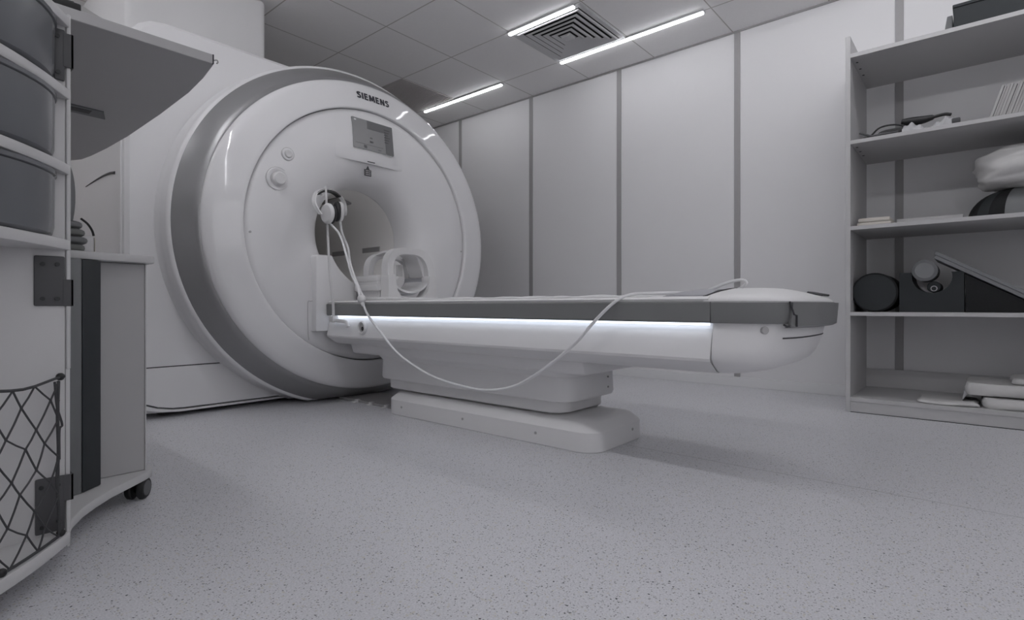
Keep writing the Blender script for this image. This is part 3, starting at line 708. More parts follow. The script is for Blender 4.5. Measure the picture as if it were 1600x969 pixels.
# ------------------------------------------------------------ headphone rod, headphones and their tube
rod = thing('headphone_rod', 'thin white rod clipped to the table rail holding up headphones', 'rod holder', (1.58, 2.60, 0.49))
b = new(); tube(b, [(1.582, 2.600, 0.470), (1.5815, 2.600, 0.56), (1.560, 2.60, 0.754), (1.547, 2.598, 0.97), (1.535, 2.595, 1.186)], lambda t_: 0.009 if t_ < 0.12 else 0.008 - 0.003 * t_, 10, 6); build('rod', b, 'white_plastic', rod)
b = new(); box(b, 1.568, 1.602, 2.582, 2.622, 0.474, 0.506, 0.004, 2); tube(b, [(1.592, 2.58, 0.480), (1.591, 2.52, 0.478), (1.591, 2.485, 0.470), (1.591, 2.475, 0.450)], 0.010, 10, 5); build('clamp', b, 'white_plastic', rod)
b = new(); tube(b, [(1.537, 2.597, 1.140), (1.533, 2.612, 1.136), (1.530, 2.626, 1.139), (1.530, 2.634, 1.147)], 0.005, 8, 4); build('hook', b, 'white_plastic', rod)
hp_ = thing('headphones', 'white headphones with black ear pads hanging on the thin rod', 'headphones', (1.575, 2.615, 1.05))
FW = Vector((math.cos(math.atan2(730, 853)), math.sin(math.atan2(730, 853)), 0)); RT = Vector((FW.y, -FW.x, 0))
LC = Vector((1.5223, 2.553, 1.034)); RC = Vector((1.640, 2.632, 1.068))
BP = [(1.4900, 2.568, 1.030), (1.4750, 2.580, 1.060), (1.4693, 2.595, 1.095), (1.4885, 2.615, 1.1358), (1.5233, 2.630, 1.1627), (1.5662, 2.640, 1.1761), (1.614, 2.647, 1.1749), (1.652, 2.652, 1.1555), (1.6789, 2.655, 1.1251), (1.6869, 2.655, 1.0875), (1.680, 2.650, 1.055)]
BC = Vector((1.578, 2.617, 1.085)); BN = (Vector(BP[9]) - Vector(BP[2])).cross(Vector((0, 0, 1))).normalized()
def bandmesh(t0, t1, wid, th, dr):
    P = spline(BP, 8); n = len(P); P = P[int(t0 * (n - 1)):int(t1 * (n - 1)) + 1]
    R = []
    for p in P:
        d_ = (p - BC); d_ = (d_ - BN * d_.dot(BN)).normalized()
        i_, o_ = p + d_ * dr, p + d_ * (dr + th)
        R.append([i_ - BN * wid, i_ + BN * wid, o_ + BN * wid * 0.8, o_ - BN * wid * 0.8])
    b = new(); rings(b, R); return b
build('headband', bandmesh(0, 1, 0.013, 0.006, 0.0), 'white_plastic', hp_, smooth=50)
build('headband_pad', bandmesh(0.33, 0.70, 0.0145, 0.016, -0.0115), 'black', hp_, smooth=50, label='black padding inside the headband')
for C_, d_ in ((LC, (-RT * 0.40 - FW * 0.92).normalized()), (RC, (RT * 0.80 + FW * 0.60).normalized())):
    b = new(); lathe(b, [(0.001, 0.016), (0.030, 0.016), (0.042, 0.012), (0.046, 0.004), (0.046, -0.004), (0.04, -0.008), (0.001, -0.008)], C_, d_, 36, 0.90, 1.18)
    cup = build('ear_cup', b, 'white_plastic', hp_, smooth=50)
    b = new(); lathe(b, [(0.028, 0.0155), (0.036, 0.0155), (0.037, 0.0175), (0.034, 0.0185), (0.001, 0.0185)], C_, d_, 32, 0.90, 1.18); build('cup_plate', b, 'laminate', cup, smooth=50)
    b = new(); lathe(b, [(0.043, -0.006), (0.047, -0.014), (0.044, -0.024), (0.034, -0.028), (0.026, -0.023), (0.018, -0.013), (0.001, -0.012)], C_, d_, 36, 0.90, 1.18); build('ear_pad', b, 'black', cup, smooth=60, label='black ear cushion')
SP = Vector((1.562, 2.313, 0.590))
b = new(); tube(b, [LC + Vector((0.012, -0.002, -0.050)), (1.56, 2.50, 0.92), (1.563, 2.44, 0.80), (1.562, 2.40, 0.72), (1.560, 2.345, 0.65), SP + Vector((-0.004, 0.008, 0.012))], 0.0062, 10, 6)
build('ear_tube', b, 'cord', hp_)
b = new(); tube(b, [RC + Vector((0.004, 0.004, -0.046)), (1.648, 2.62, 0.95), (1.62, 2.52, 0.86), (1.568, 2.42, 0.77), (1.572, 2.36, 0.66), SP + Vector((0.006, -0.004, 0.012))], 0.0062, 10, 6)
build('ear_tube', b, 'cord', hp_)
b = new(); blob(b, SP + Vector((0, 0, 0.002)), 0.019, 0.022, 0.021, 0.85, 20, 12); cyl(b, SP + Vector((0, -0.004, -0.012)), SP + Vector((0, -0.016, -0.030)), 0.010, 0.008, 14); build('splitter', b, 'white_plastic', hp_)
cp = [(1.562, 2.297, 0.562), (1.563, 2.262, 0.515), (1.566, 2.18, 0.445), (1.568, 2.044, 0.345), (1.568, 1.907, 0.287), (1.57, 1.779, 0.249), (1.57, 1.621, 0.228), (1.57, 1.476, 0.224), (1.57, 1.344, 0.250), (1.57, 1.251, 0.294), (1.57, 1.149, 0.359), (1.572, 1.054, 0.432), (1.578, 0.977, 0.512), (1.592, 0.915, 0.570), (1.64, 0.885, 0.594), (1.70, 0.84, 0.599), (1.74, 0.78, 0.600), (1.78, 0.725, 0.598)]
b = new(); tube(b, cp, 0.0056, 10, 8); build('tube_cord', b, 'cord', hp_)
cp = [(1.78, 0.725, 0.598), (1.80, 0.700, 0.603), (1.80, 0.680, 0.609), (1.80, 0.655, 0.619), (1.80, 0.628, 0.630), (1.80, 0.5895, 0.639), (1.80, 0.568, 0.6375), (1.803, 0.563, 0.629), (1.81, 0.575, 0.618), (1.82, 0.592, 0.611)]
b = new(); tube(b, cp, 0.0050, 10, 8); build('cord_loop', b, 'cord', hp_)

# ------------------------------------------------------------ bookcase by the right wall
SX0, SX1 = 3.34, 3.885
SYL, SYR = 0.537, -0.64
bc = thing('bookcase', 'white open back bookcase with five shelves beside the right wall', 'bookcase', (3.57, -0.05, 0))
for (ya, yb) in ((SYL - 0.022, SYL), (SYR, SYR + 0.022)):
    b = new(); box(b, SX0, SX1, ya, yb, 0, 1.978, 0.001, 1); build('side_panel', b, 'bookcase', bc)
SHELF = [(1.863, 1.884), (1.408, 1.428), (0.957, 0.977), (0.506, 0.526), (0.056, 0.078)]
for i, (za, zb) in enumerate(SHELF):
    b = new(); box(b, SX0, SX1, SYR + 0.022, SYL - 0.022, za, zb, 0.001, 1); sh = build('shelf', b, 'bookcase', bc)
    if i < 2:
        for k in range(3):
            b = new(); cyl(b, (SX0 + 0.085 + 0.105 * k, SYL - 0.040, za - 0.0015), (SX0 + 0.085 + 0.105 * k, SYL - 0.040, za + 0.004), 0.006, seg=12); build('screw', b, 'screw', sh)
b = new(); box(b, SX0 + 0.004, SX0 + 0.02, SYR + 0.022, SYL - 0.022, 0.002, 0.056, 0.001, 1); build('kick_board', b, 'bookcase', bc)
b = new(); box(b, SX1 - 0.016, SX1, SYR + 0.022, SYL - 0.022, 0.078, 0.185, 0.001, 1); build('back_rail', b, 'bookcase', bc)
b = new(); box(b, SX0 + 0.001, SX0 + 0.004, SYR + 0.002, SYL - 0.002, 0.0, 0.003); build('foot_gasket', b, 'black', bc)

Z = [s[1] + 0.0005 for s in SHELF]
# top board
t = thing('black_box', 'long black box lying on top of the bookcase', 'box', (3.5, -0.2, Z[0]))
b = new(); box(b, 3.40, 3.70, -0.55, 0.095, Z[0], Z[0] + 0.128, 0.003, 1); build('case_body', b, 'foamface', t)
b = new(); box(b, 3.395, 3.705, -0.555, 0.098, Z[0] + 0.115, Z[0] + 0.130, 0.002, 1); build('lid', b, 'foamface', t)
b = new(); prism(b, [(0.135, Z[0]), (0.099, Z[0]), (0.099, Z[0] + 0.10), (0.120, Z[0] + 0.10)], 3.44, 3.68, 'x', 0.002, 1)
b2 = tag(build('document_tray', b, 'greyprofile', loc=(3.56, 0.117, Z[0])), 'slanted grey tray end next to the black box on top', 'tray')
# second shelf: leaning booklets
n = 16; y_ = -0.030
proto = None
th_ = [0.010, 0.008, 0.011, 0.009, 0.012, 0.008, 0.010, 0.009, 0.011, 0.008, 0.010, 0.012, 0.009, 0.010, 0.008, 0.011]
ords = ['first', 'second', 'third', 'fourth', 'fifth', 'sixth', 'seventh', 'eighth', 'ninth', 'tenth', 'eleventh', 'twelfth']
for k in range(12):
    hgt = 0.168 + 0.008 * ((k * 7) % 4) / 3 - (0.012 if k == 1 else 0)
    lean = math.radians(17)
    b = new(); y1_ = y_ - th_[k] / math.cos(lean)
    s_ = -math.tan(lean) * hgt
    prism(b, [(y_, Z[1]), (y_ + s_, Z[1] + hgt), (y_ + s_ - th_[k] * 0.95, Z[1] + hgt - 0.002), (y_ - th_[k] * 0.95, Z[1])], 3.45 + 0.004 * (k % 3), 3.66, 'x')
    o = thing('booklet', 'thin white booklet, %s from the left of the row leaning on the second shelf' % ords[k], 'booklet', (3.55, y_, Z[1]), 'leaning booklets on the second shelf')
    build('cover', b, 'paper', o)
    b = new(); prism(b, [(y_ - th_[k] * 0.93, Z[1]), (y_ + s_ - th_[k] * 0.93, Z[1] + hgt - 0.006), (y_ + s_ - th_[k] * 1.08, Z[1] + hgt - 0.006), (y_ - th_[k] * 1.08, Z[1])], 3.452 + 0.004 * (k % 3), 3.655, 'x'); build('back_page', b, 'ink' if k % 2 == 0 else 'trim', o)
    y_ -= th_[k] * 1.12
b = new(); box(b, 3.46, 3.64, y_ - 0.15, y_ - 0.055, Z[1], Z[1] + 0.14, 0.003, 1)
tag(build('document_box', b, 'laminate_grey', loc=(3.55, y_ - 0.1, Z[1])), 'grey document box propping up the leaning booklets', 'box')
# cables on second shelf
def cable(pts, r, m, label, name='cable'):
    b = new(); tube(b, pts, r, 8, 6); o = build(name, b, m, loc=pts[0]); tag(o, label, 'cable', None); return o
zs = Z[1]
cable([(3.372, 0.462, zs + 0.006), (3.368, 0.43, zs + 0.012), (3.372, 0.39, zs + 0.048), (3.375, 0.33, zs + 0.052), (3.378, 0.285, zs + 0.034), (3.40, 0.24, zs + 0.006), (3.47, 0.25, zs + 0.006), (3.46, 0.36, zs + 0.006)], 0.0045, 'black', 'thin black cable looping up at the left of the second shelf')
cable([(3.352, 0.475, zs + 0.034), (3.355, 0.45, zs + 0.020), (3.358, 0.42, zs + 0.008), (3.36, 0.37, zs + 0.010), (3.36, 0.31, zs + 0.008)], 0.0065, 'bracket', 'dark grey cable end nearest the left side panel on the second shelf')
b = new(); blob(b, (3.372, 0.335, zs + 0.016), 0.016, 0.062, 0.0155, 0.8, 22, 12); tag(build('cable_plug', b, 'black', loc=(3.372, 0.335, zs)), 'dark connector plug lying among the cables, second shelf left', 'plug')
t = thing('probe_handle', 'black tapered handle with a cord lying behind the cables, second shelf', 'handle', (3.45, 0.2, zs))
b = new(); tube(b, [(3.455, 0.305, zs + 0.080), (3.455, 0.27, zs + 0.074), (3.455, 0.22, zs + 0.072), (3.45, 0.17, zs + 0.076), (3.445, 0.13, zs + 0.078), (3.44, 0.105, zs + 0.070)], lambda q_: 0.008 + 0.014 * math.sin(min(1, q_ * 1.3 + 0.15) * math.pi) if q_ < 0.6 else 0.0075, 12, 6); build('grip', b, 'black', t)
b = new(); cyl(b, (3.455, 0.25, zs), (3.455, 0.25, zs + 0.064), 0.016, 0.010, 16); build('rest_foot', b, 'black', t)
b = new()
R = []
for i in range(33):
    y2 = 0.295 - 0.215 * i / 32
    hh = 0.024 + 0.016 * math.sin(i * 0.30) + 0.006 * math.sin(i * 1.3)
    R.append([(3.348, y2, zs + 0.001), (3.352, y2, zs + 0.4 * hh), (3.365 + 0.006 * math.sin(i * 0.9), y2, zs + hh), (3.385, y2, zs + hh * (0.75 + 0.25 * math.sin(i * 1.1))), (3.41, y2, zs + hh * 1.05), (3.44, y2, zs + 0.001)])
rings(b, R); tag(build('plastic_bag', b, 'polybag', loc=(3.39, 0.18, zs)), 'crumpled clear plastic bag lying over the cables on the second shelf', 'plastic bag')
b = new(); box(b, 3.345, 3.385, 0.068, 0.100, zs, zs + 0.026, 0.005, 2); tag(build('cable_adapter', b, 'bracket', loc=(3.365, 0.08, zs)), 'small dark adapter block right of the clear plastic bag', 'adapter')

# third shelf
zs = Z[2]
t = thing('white_pad', 'short stack of cream white pads at the left end of the third shelf', 'pad', (3.5, 0.43, zs))
for k in range(2):
    b = new(); box(b, 3.40, 3.62, 0.345 + 0.004 * k, 0.495 - 0.006 * k, zs + 0.022 * k, zs + 0.0215 + 0.022 * k, 0.006, 2); build('pad_layer', b, 'cream', t)
b = new(); box(b, 3.55, 3.72, 0.06, 0.335, zs, zs + 0.043, 0.002, 1); tag(build('flat_carton', b, 'laminate', loc=(3.63, 0.2, zs)), 'flat white carton right of the cream pads on the third shelf', 'carton')
t = thing('dome_cushion', 'dark domed cushion under the white pillow on the third shelf', 'cushion', (3.57, -0.17, zs))
def halfdome(cx_, cy_, rx, ry, hz, z0):
    b = new(); R = []
    for i in range(13):
        a = math.pi / 2 * i / 12; R.append([(cx_ + math.cos(a) ** 0.8 * rx * math.cos(k / 36 * math.tau), cy_ + math.cos(a) ** 0.8 * ry * math.sin(k / 36 * math.tau), z0 + math.sin(a) * hz) for k in range(36)] if i < 12 else [(cx_ + 0.002 * math.cos(k / 36 * math.tau), cy_ + 0.002 * math.sin(k / 36 * math.tau), z0 + hz) for k in range(36)])
    rings(b, R); return b
build('cushion_body', halfdome(3.58, -0.16, 0.17, 0.205, 0.148, zs), 'foam', t, smooth=60)
def panel(a0, a1, e0, e1, off):
    b = new(); R = []
    for i in range(9):
        e = e0 + (e1 - e0) * i / 8; row = []
        for k in range(9):
            a = a0 + (a1 - a0) * k / 8
            row.append((3.58 + math.cos(e) ** 0.8 * (0.17 + off) * math.cos(a), -0.16 + math.cos(e) ** 0.8 * (0.205 + off) * math.sin(a), zs + math.sin(e) * (0.148 + off)))
        R.append(row)
    rings(b, R, closed=False); return b
build('grey_panel', panel(math.radians(160), math.radians(215), 0.03, 1.2, 0.002), 'greyprofile', t, smooth=60)
build('side_patch', panel(math.radians(125), math.radians(142), 0.03, 1.1, 0.002), 'foamface', t, smooth=60)
def pf(p): return 1 + 0.016 * math.sin(p.z * 34 + 5 * math.sin(p.y * 3.1) + 2 * p.x) * (0.5 - 0.5 * p.z) + 0.035 * math.sin(p.y * 6 + p.z * 5) + 0.03 * math.sin(p.x * 7 - p.z * 8 + 1) + 0.018 * math.sin(p.z * 19 + p.y * 4)
b = new(); blob(b, (3.57, -0.21, zs + 0.237), 0.19, 0.225, 0.105, 0.72, 56, 32, pf)
for v in b.verts:
    dx, dy = (v.co.x - 3.58) / 0.172, (v.co.y + 0.16) / 0.207; q_ = 1 - dx * dx - dy * dy
    zf = zs + 0.150 * math.sqrt(max(0, q_)) + 0.003
    lo = max(zf, zs + 0.11 if q_ < 0 else zf)
    if v.co.z < lo: v.co.z = lo
tag(build('pillow', b, 'cloth', loc=(3.57, -0.21, zs + 0.15), smooth=180), 'white rumpled pillow lying over the dark domed cushion', 'pillow')

# fourth shelf
zs = Z[3]
b = new(); cyl(b, (3.42, 0.419, zs + 0.1025), (3.74, 0.419, zs + 0.1025), 0.1025, seg=48, bev=0.006)
t = thing('bolster', 'large dark cylindrical bolster at the left end of the fourth shelf', 'bolster', (3.58, 0.419, zs)); build('roll', b, 'foam', t)
b = new(); cyl(b, (3.4185, 0.419, zs + 0.1025), (3.421, 0.419, zs + 0.1025), 0.094, seg=48); build('end_disc', b, 'foamface', t)
arc = [(0.180 + math.cos(a) * 0.080, 0.703 + math.sin(a) * 0.080) for a in [math.asin(min(1, (zs + 0.2 - 0.703) / 0.08)) - (math.pi + 2 * math.asin((zs + 0.2 - 0.703) / 0.08)) * k / 28 for k in range(29)]]
b = new(); prism(b, [(0.312, zs), (0.312, zs + 0.2)] + arc + [(0.055, zs + 0.2), (0.055, zs)], 3.43, 3.70, 'x')
t = thing('foam_block', 'charcoal foam block with a round cradle cut in its top on the fourth shelf', 'foam block', (3.56, 0.18, zs)); build('block', b, 'foamface', t, smooth=30)
b = new(); cyl(b, (3.45, 0.172, 0.653), (3.66, 0.172, 0.653), 0.0285, seg=30, bev=0.004); t = thing('small_roll', 'small dark roll with a pale ring on its end in the foam cradle', 'roll', (3.55, 0.172, 0.62)); build('roll', b, 'foamface', t)
b = new(); lathe(b, [(0.014, 0.001), (0.014, -0.002), (0.010, -0.002), (0.010, 0.001)], (3.4495, 0.172, 0.645), (1, 0, 0), 24); build('end_ring', b, 'laminate_grey', t)
b = new(); cyl(b, (3.41, 0.208, 0.735), (3.62, 0.208, 0.735), 0.053, seg=36, bev=0.014); t = thing('grey_roll', 'grey padded roll lying on top of the small dark roll in the foam cradle', 'roll', (3.52, 0.208, 0.682)); build('roll', b, 'greymat', t)
b = new(); cyl(b, (3.4095, 0.208, 0.735), (3.412, 0.208, 0.735), 0.034, seg=30); build('end_disc', b, 'greymat', t)
b = new(); prism(b, [(0.050, zs), (0.050, 0.712), (-0.245, 0.530), (-0.245, zs)], 3.43, 3.72, 'x', 0.004, 1); t = thing('foam_wedge', 'black foam wedge under the sloping grey boards on the fourth shelf', 'foam wedge', (3.57, -0.08, zs)); build('wedge', b, 'foam', t)
sl = (0.611 - 0.815) / (-0.158 - 0.171)
for k, lab in enumerate(('upper grey board of the two sloping down over the foam wedge', 'lower grey board of the two sloping down over the foam wedge')):
    off = 0.0205 * (1 - k)
    ya, yb_ = 0.172, -0.282 + 0.0
    za_, zb_ = 0.800 + off - 0.006, 0.800 + off - 0.006 + sl * (yb_ - ya)
    b = new(); prism(b, [(ya, za_), (yb_, zb_), (yb_ - 0.008, zb_ + 0.016), (ya - 0.008, za_ + 0.0175)], 3.42 + 0.004 * k, 3.72, 'x', 0.003, 1)
    t = thing('padded_board', lab, 'board', (3.57, -0.05, (za_ + zb_) / 2), 'sloping boards on the fourth shelf'); build('board', b, 'greymat', t)

# fifth shelf: folded linen
zs = Z[4]
def soft(x0, x1, y0, y1, z0, z1, m, nm, label, cat, wob=0.004, grp=None, extra=None):
    t = thing(nm, label, cat, ((x0 + x1) / 2, (y0 + y1) / 2, z0), grp)
    b = new(); R = []
    for (z, i_) in ((z0, 0.008), (z0 + (z1 - z0) * 0.25, 0.0), (z0 + (z1 - z0) * 0.6, 0.001), (z1 - 0.002, 0.008), (z1, 0.025)):
        ring_ = []
        P = rr(x0 + i_, x1 - i_, y0 + i_, y1 - i_, 0.02, 5); P2 = []; P0 = rr(x0, x1, y0, y1, 0.02, 5)
        for a_, c_, e_, f_ in zip(P, P[1:] + P[:1], P0, P0[1:] + P0[:1]):
            k_ = max(1, int(math.hypot(e_[0] - f_[0], e_[1] - f_[1]) / 0.02))
            for s_ in range(k_): P2.append((a_[0] + (c_[0] - a_[0]) * s_ / k_, a_[1] + (c_[1] - a_[1]) * s_ / k_))
        for (x, y) in P2: ring_.append((x + wob * math.sin(y * 31 + z * 90), y + wob * math.sin(x * 37), z + (wob * 0.6 * math.sin(y * 23 + 1) if z > z0 else 0)))
        R.append(ring_)
    rings(b, R); build('folded_sheet', b, m, t, smooth=60)
    return t
soft(3.36, 3.62, -0.0, 0.235, zs, zs + 0.017, 'cloth', 'folded_sheet', 'thin folded white sheet at the front left of the linen, bottom shelf', 'linen')
soft(3.37, 3.72, -0.45, -0.012 + 0.0, zs, zs + 0.048, 'cloth', 'linen_pack', 'wrapped white linen pack at the bottom of the pile, bottom shelf', 'linen')
t = soft(3.40, 3.74, -0.46, 0.050, zs + 0.055, zs + 0.112, 'cloth', 'linen_pack', 'thick folded white linen pack in the middle of the pile, bottom shelf', 'linen')
b = new(); prism(b, [(0.064, zs + 0.020), (0.050, zs + 0.10), (0.035, zs + 0.10), (0.03, zs + 0.055), (0.045, zs + 0.052)], 3.42, 3.70, 'x'); build('loose_flap', b, 'polybag', t)
soft(3.42, 3.70, -0.46, -0.118, zs + 0.115, zs + 0.145, 'cloth', 'folded_sheet', 'small folded white sheet on top of the linen pile, bottom shelf', 'linen')

# ------------------------------------------------------------ trolley on the left
tr = thing('medical_trolley', 'tall white mobile trolley with bow fronted shelves and net at left', 'trolley', (0.05, 1.7, 0))
PX1, PY = 0.272, 1.47
PXC, PHW, SAG = -0.09, 0.362, 0.30
def bow(x, inset=0.0): return PY - (SAG - inset) * (1 - ((x - PXC) / (PHW - inset * 0.3)) ** 2)
def bowplan(inset=0.0, back=PY, x1=None, n=40):
    hw = PHW - inset * 0.3
    return [(PXC - hw + 2 * hw * k / n, min(back, bow(PXC - hw + 2 * hw * k / n, inset))) for k in range(n + 1)]
b = new(); box(b, PXC - PHW, PX1 - 0.008, PY, PY + 0.012, 0.055, 1.175, 0.002, 1); pan = build('back_panel', b, 'laminate', tr)
b = new(); box(b, PX1 - 0.008, PX1, PY - 0.003, PY + 0.014, 0.43 - 0.008, 1.175, 0.002, 1); box(b, PX1 - 0.008, PX1, PY - 0.003, PY + 0.014, 0.045, 0.150, 0.002, 1); box(b, PX1 - 0.008, PX1 - 0.001, PY, PY + 0.012, 0.14, 0.43); build('edge_trim', b, 'laminate', tr)
def bowslab(z0, z1, nm, inset=0.0):
    b = new(); pts = bowplan(inset)
    prism(b, pts, z0, z1, 'z', 0.003, 2); return build(nm, b, 'laminate', tr, smooth=35)
BS = [(1.146, 1.168), (0.993, 1.015), (0.834, 0.856), (0.674, 0.696)]
for za, zb in BS: bowslab(za, zb, 'bow_shelf')
bowslab(0.052, 0.078, 'bow_base')
# brackets
def bracket(x0, x1, z0, z1, tz0, tz1, screws):
    b = new(); box(b, x0, x1, PY - 0.006, PY - 0.0005, z0, z1, 0.003, 2); box(b, x1 - 0.004, PX1 + 0.004, PY - 0.0065, PY - 0.003 - 0.0005, tz0, tz1, 0.001, 1); box(b, PX1 - 0.001, PX1 + 0.004, PY - 0.0065, PY + 0.10, tz0, tz1, 0.001, 1)
    o = build('hinge_bracket', b, 'bracket', tr)
    for (sx_, sz_) in screws:
        b = new(); cyl(b, (sx_, PY - 0.0055, sz_), (sx_, PY - 0.0085, sz_), 0.0042, seg=14); build('screw', b, 'screw', o)
bracket(0.244, 0.262, 1.030, 1.138, 1.060, 1.132, [(0.249, 1.121), (0.250, 1.046)])
bracket(0.212, 0.262, 0.556, 0.660, 0.556, 0.612, [(0.225, 0.643), (0.249, 0.643), (0.225, 0.571), (0.249, 0.571)])
bracket(0.214, 0.262, 0.085, 0.200, 0.145, 0.200, [(0.223, 0.182), (0.250, 0.182), (0.224, 0.100), (0.251, 0.107)])
# net pocket following the bow
def netpt(x, z, ins_=0.012):
    return Vector((x, bow(x, 0.02) - 0.004 + 0.0, z))
nx0, nx1 = PXC - 0.24, 0.246
NP = []
zt_, zb_ = 0.402, 0.083
lines = []
ncol = 13; nrow = 8; dxn = (nx1 - nx0) / ncol; dzn = (zt_ - zb_) / nrow
def node(i, j):
    x = nx0 + dxn * i + (dxn / 2 if j % 2 else 0); z = zb_ + dzn * j
    x = min(nx1, x)
    jx = 0.006 * math.sin(i * 2.3 + j * 1.7); jz = 0.006 * math.sin(i * 1.1 + j * 2.9) if 0 < j < nrow else 0
    return netpt(min(nx1, x + (jx if 0 < i < ncol else 0)), z + jz)
b = new()
for j in range(nrow):
    for i in range(ncol + 1):
        p = node(i, j)
        for i2 in ((i, i - 1) if j % 2 == 0 else (i, i + 1)):
            if 0 <= i2 <= ncol and i2 <= ncol:
                q_ = node(i2, j + 1)
                if (p - q_).length > 0.004: tube(b, [p, (p + q_) / 2 + Vector((0, -0.002, -0.001)), q_], 0.0017, 6)
for i in range(ncol + 1):
    for j in range(1, nrow): blob(b, node(i, j), 0.0026, 0.0026, 0.0026, 1, 6, 4)
net = build('net_pocket', b, 'net', tr, label='dark elastic net pocket')
b = new(); tube(b, [netpt(nx0 + (nx1 + 0.012 - nx0) * k / 30, zt_ + 0.003 + 0.004 * math.sin(k * 0.9)) for k in range(31)], 0.0028, 8); build('net_hem', b, 'net', net)
b = new(); tube(b, [netpt(nx0 + (nx1 - nx0) * k / 30, zb_) for k in range(31)], 0.0028, 8); build('net_hem', b, 'net', net)
b = new(); tube(b, [netpt(nx1, zt_), netpt(nx1 - 0.002, 0.33), netpt(nx1 + 0.000, 0.26), netpt(nx1 - 0.003, 0.20), netpt(nx1 + 0.001, 0.13), netpt(nx1 + 0.003, zb_)], 0.0030, 8, 6); tube(b, [netpt(nx1 - 0.008, zt_), netpt(nx1 - 0.003, 0.35), netpt(nx1 + 0.008, 0.31), netpt(nx1 + 0.002, 0.30), netpt(nx1 + 0.002, 0.24)], 0.0022, 6, 6); build('net_cord', b, 'net', net)
for p in (netpt(nx1 + 0.004, zt_ + 0.008), netpt(nx1 + 0.005, zb_ + 0.004), netpt(0.146, zb_ + 0.002)):
    b = new(); blob(b, p, 0.008, 0.007, 0.008, 1, 12, 8); build('net_toggle', b, 'black', net)
# cart behind: base with swept front edge
bp = [(0.275, 1.500), (0.290, 1.546), (0.321, 1.607), (0.357, 1.659), (0.403, 1.716), (0.449, 1.760), (0.501, 1.810), (0.530, 1.843), (0.540, 1.875), (0.540, 2.52), (0.50, 2.55), (-0.45, 2.55), (-0.45, 1.500)]
b = new(); prism(b, bp, 0.056, 0.080, 'z', 0.004, 2); build('cart_base', b, 'laminate', tr, smooth=35)
b = new(); box(b, -0.44, 0.512, 1.838, 2.50, 0.080, 0.678, 0.003, 1); build('cart_body', b, 'laminate_grey', tr)
b = new(); box(b, 0.5105, 0.5135, 1.836, 1.842, 0.081, 0.678); build('body_edge', b, 'laminate', tr)
b = new(); prism(b, [(0.343, 1.727), (0.392, 1.772), (0.392, 1.837), (0.343, 1.837)], 0.0805, 0.676, 'z', 0.004, 2); build('dark_post', b, 'darkpanel', tr, label='dark vertical post')
b = new(); prism(b, [(0.285, 1.700), (0.343, 1.728), (0.343, 1.837), (0.285, 1.837)], 0.0805, 0.676, 'z', 0.003, 1); build('grey_profile', b, 'greyprofile', tr, label='grey vertical profile')
wp = [(-0.45, 1.62), (0.26, 1.745), (0.33, 1.776), (0.515, 1.808), (0.528, 1.815), (0.532, 1.83), (0.532, 2.52), (-0.45, 2.52)]
b = new(); prism(b, wp, 0.679, 0.701, 'z', 0.004, 2); build('worktop', b, 'laminate', tr)
b = new(); box(b, -0.12, 0.10, 1.86, 1.98, 0.701, 1.178, 0.006, 2); build('upright', b, 'laminate_grey', tr)
# overhead tray
tp = [(-0.45, 1.50), (0.566, 1.50), (0.572, 1.505), (0.588, 1.62), (0.600, 1.76), (0.607, 2.03), (0.608, 2.38), (0.600, 2.62), (0.588, 2.80), (0.575, 2.90), (0.545, 2.965), (0.50, 2.975), (-0.45, 2.975)]
b = new(); prism(b, tp, 1.180, 1.202, 'z', 0.0025, 1); tray = build('overhead_tray', b, 'laminate_grey', tr)
b = new(); box(b, -0.45, 0.566, 1.4965, 1.500, 1.179, 1.203, 0.001, 1); build('tray_edging', b, 'laminate_grey', tray)
b = new(); box(b, 0.566, 0.5685, 1.4955, 1.503, 1.1795, 1.203); build('tray_end_cap', b, 'ink', tray)
b = new(); tube(b, [(0.570, 1.50, 1.190), (0.577, 1.50, 1.193), (0.580, 1.50, 1.189), (0.577, 1.50, 1.184)], 0.0018, 6, 4); build('hook', b, 'trim', tray)
# recessed label under tray
b = new(); prism(b, [(0.405, 1.86), (0.462, 1.862), (0.475, 1.92), (0.415, 1.915)] if False else [(0.36, 2.12), (0.478, 2.13), (0.500, 2.21), (0.365, 2.20)], 1.1765, 1.1802, 'z'); build('cable_recess', b, 'greyprofile', tray)
b = new(); box(b, 0.395, 0.450, 2.142, 2.180, 1.1755, 1.1768); box(b, 0.368, 0.382, 2.135, 2.19, 1.1755, 1.1768); build('recess_clip', b, 'screw', tray)
# castors
def castor(x, y, ang):
    c = bpy.data.objects.new('castor', None)
    b = new(); dirv = Vector((math.cos(ang), math.sin(ang), 0)); ax_ = Vector((-dirv.y, dirv.x, 0))
    ctr = Vector((x, y, 0.031))
    R0 = 0.031
    for s_ in (-1, 1):
        cyl(b, ctr + ax_ * (0.007 * s_), ctr + ax_ * (0.024 * s_), R0, R0 - 0.001, 28, 0.003)
    box(b, x - 0.008, x + 0.008, y - 0.008, y + 0.008, 0.02, 0.056)
    o = build('castor', b, 'rubber', tr)
    for s_ in (-1, 1):
        b = new(); cyl(b, ctr + ax_ * (0.0235 * s_), ctr + ax_ * (0.0255 * s_), 0.021, seg=24); build('castor_hub', b, 'hub', o)
    return o
castor(0.495, 1.845, math.radians(50)); castor(0.49, 2.45, math.radians(60)); castor(-0.40, 2.45, math.radians(20)); castor(-0.38, 1.6, math.radians(80)); castor(-0.09, 1.30, math.radians(10))

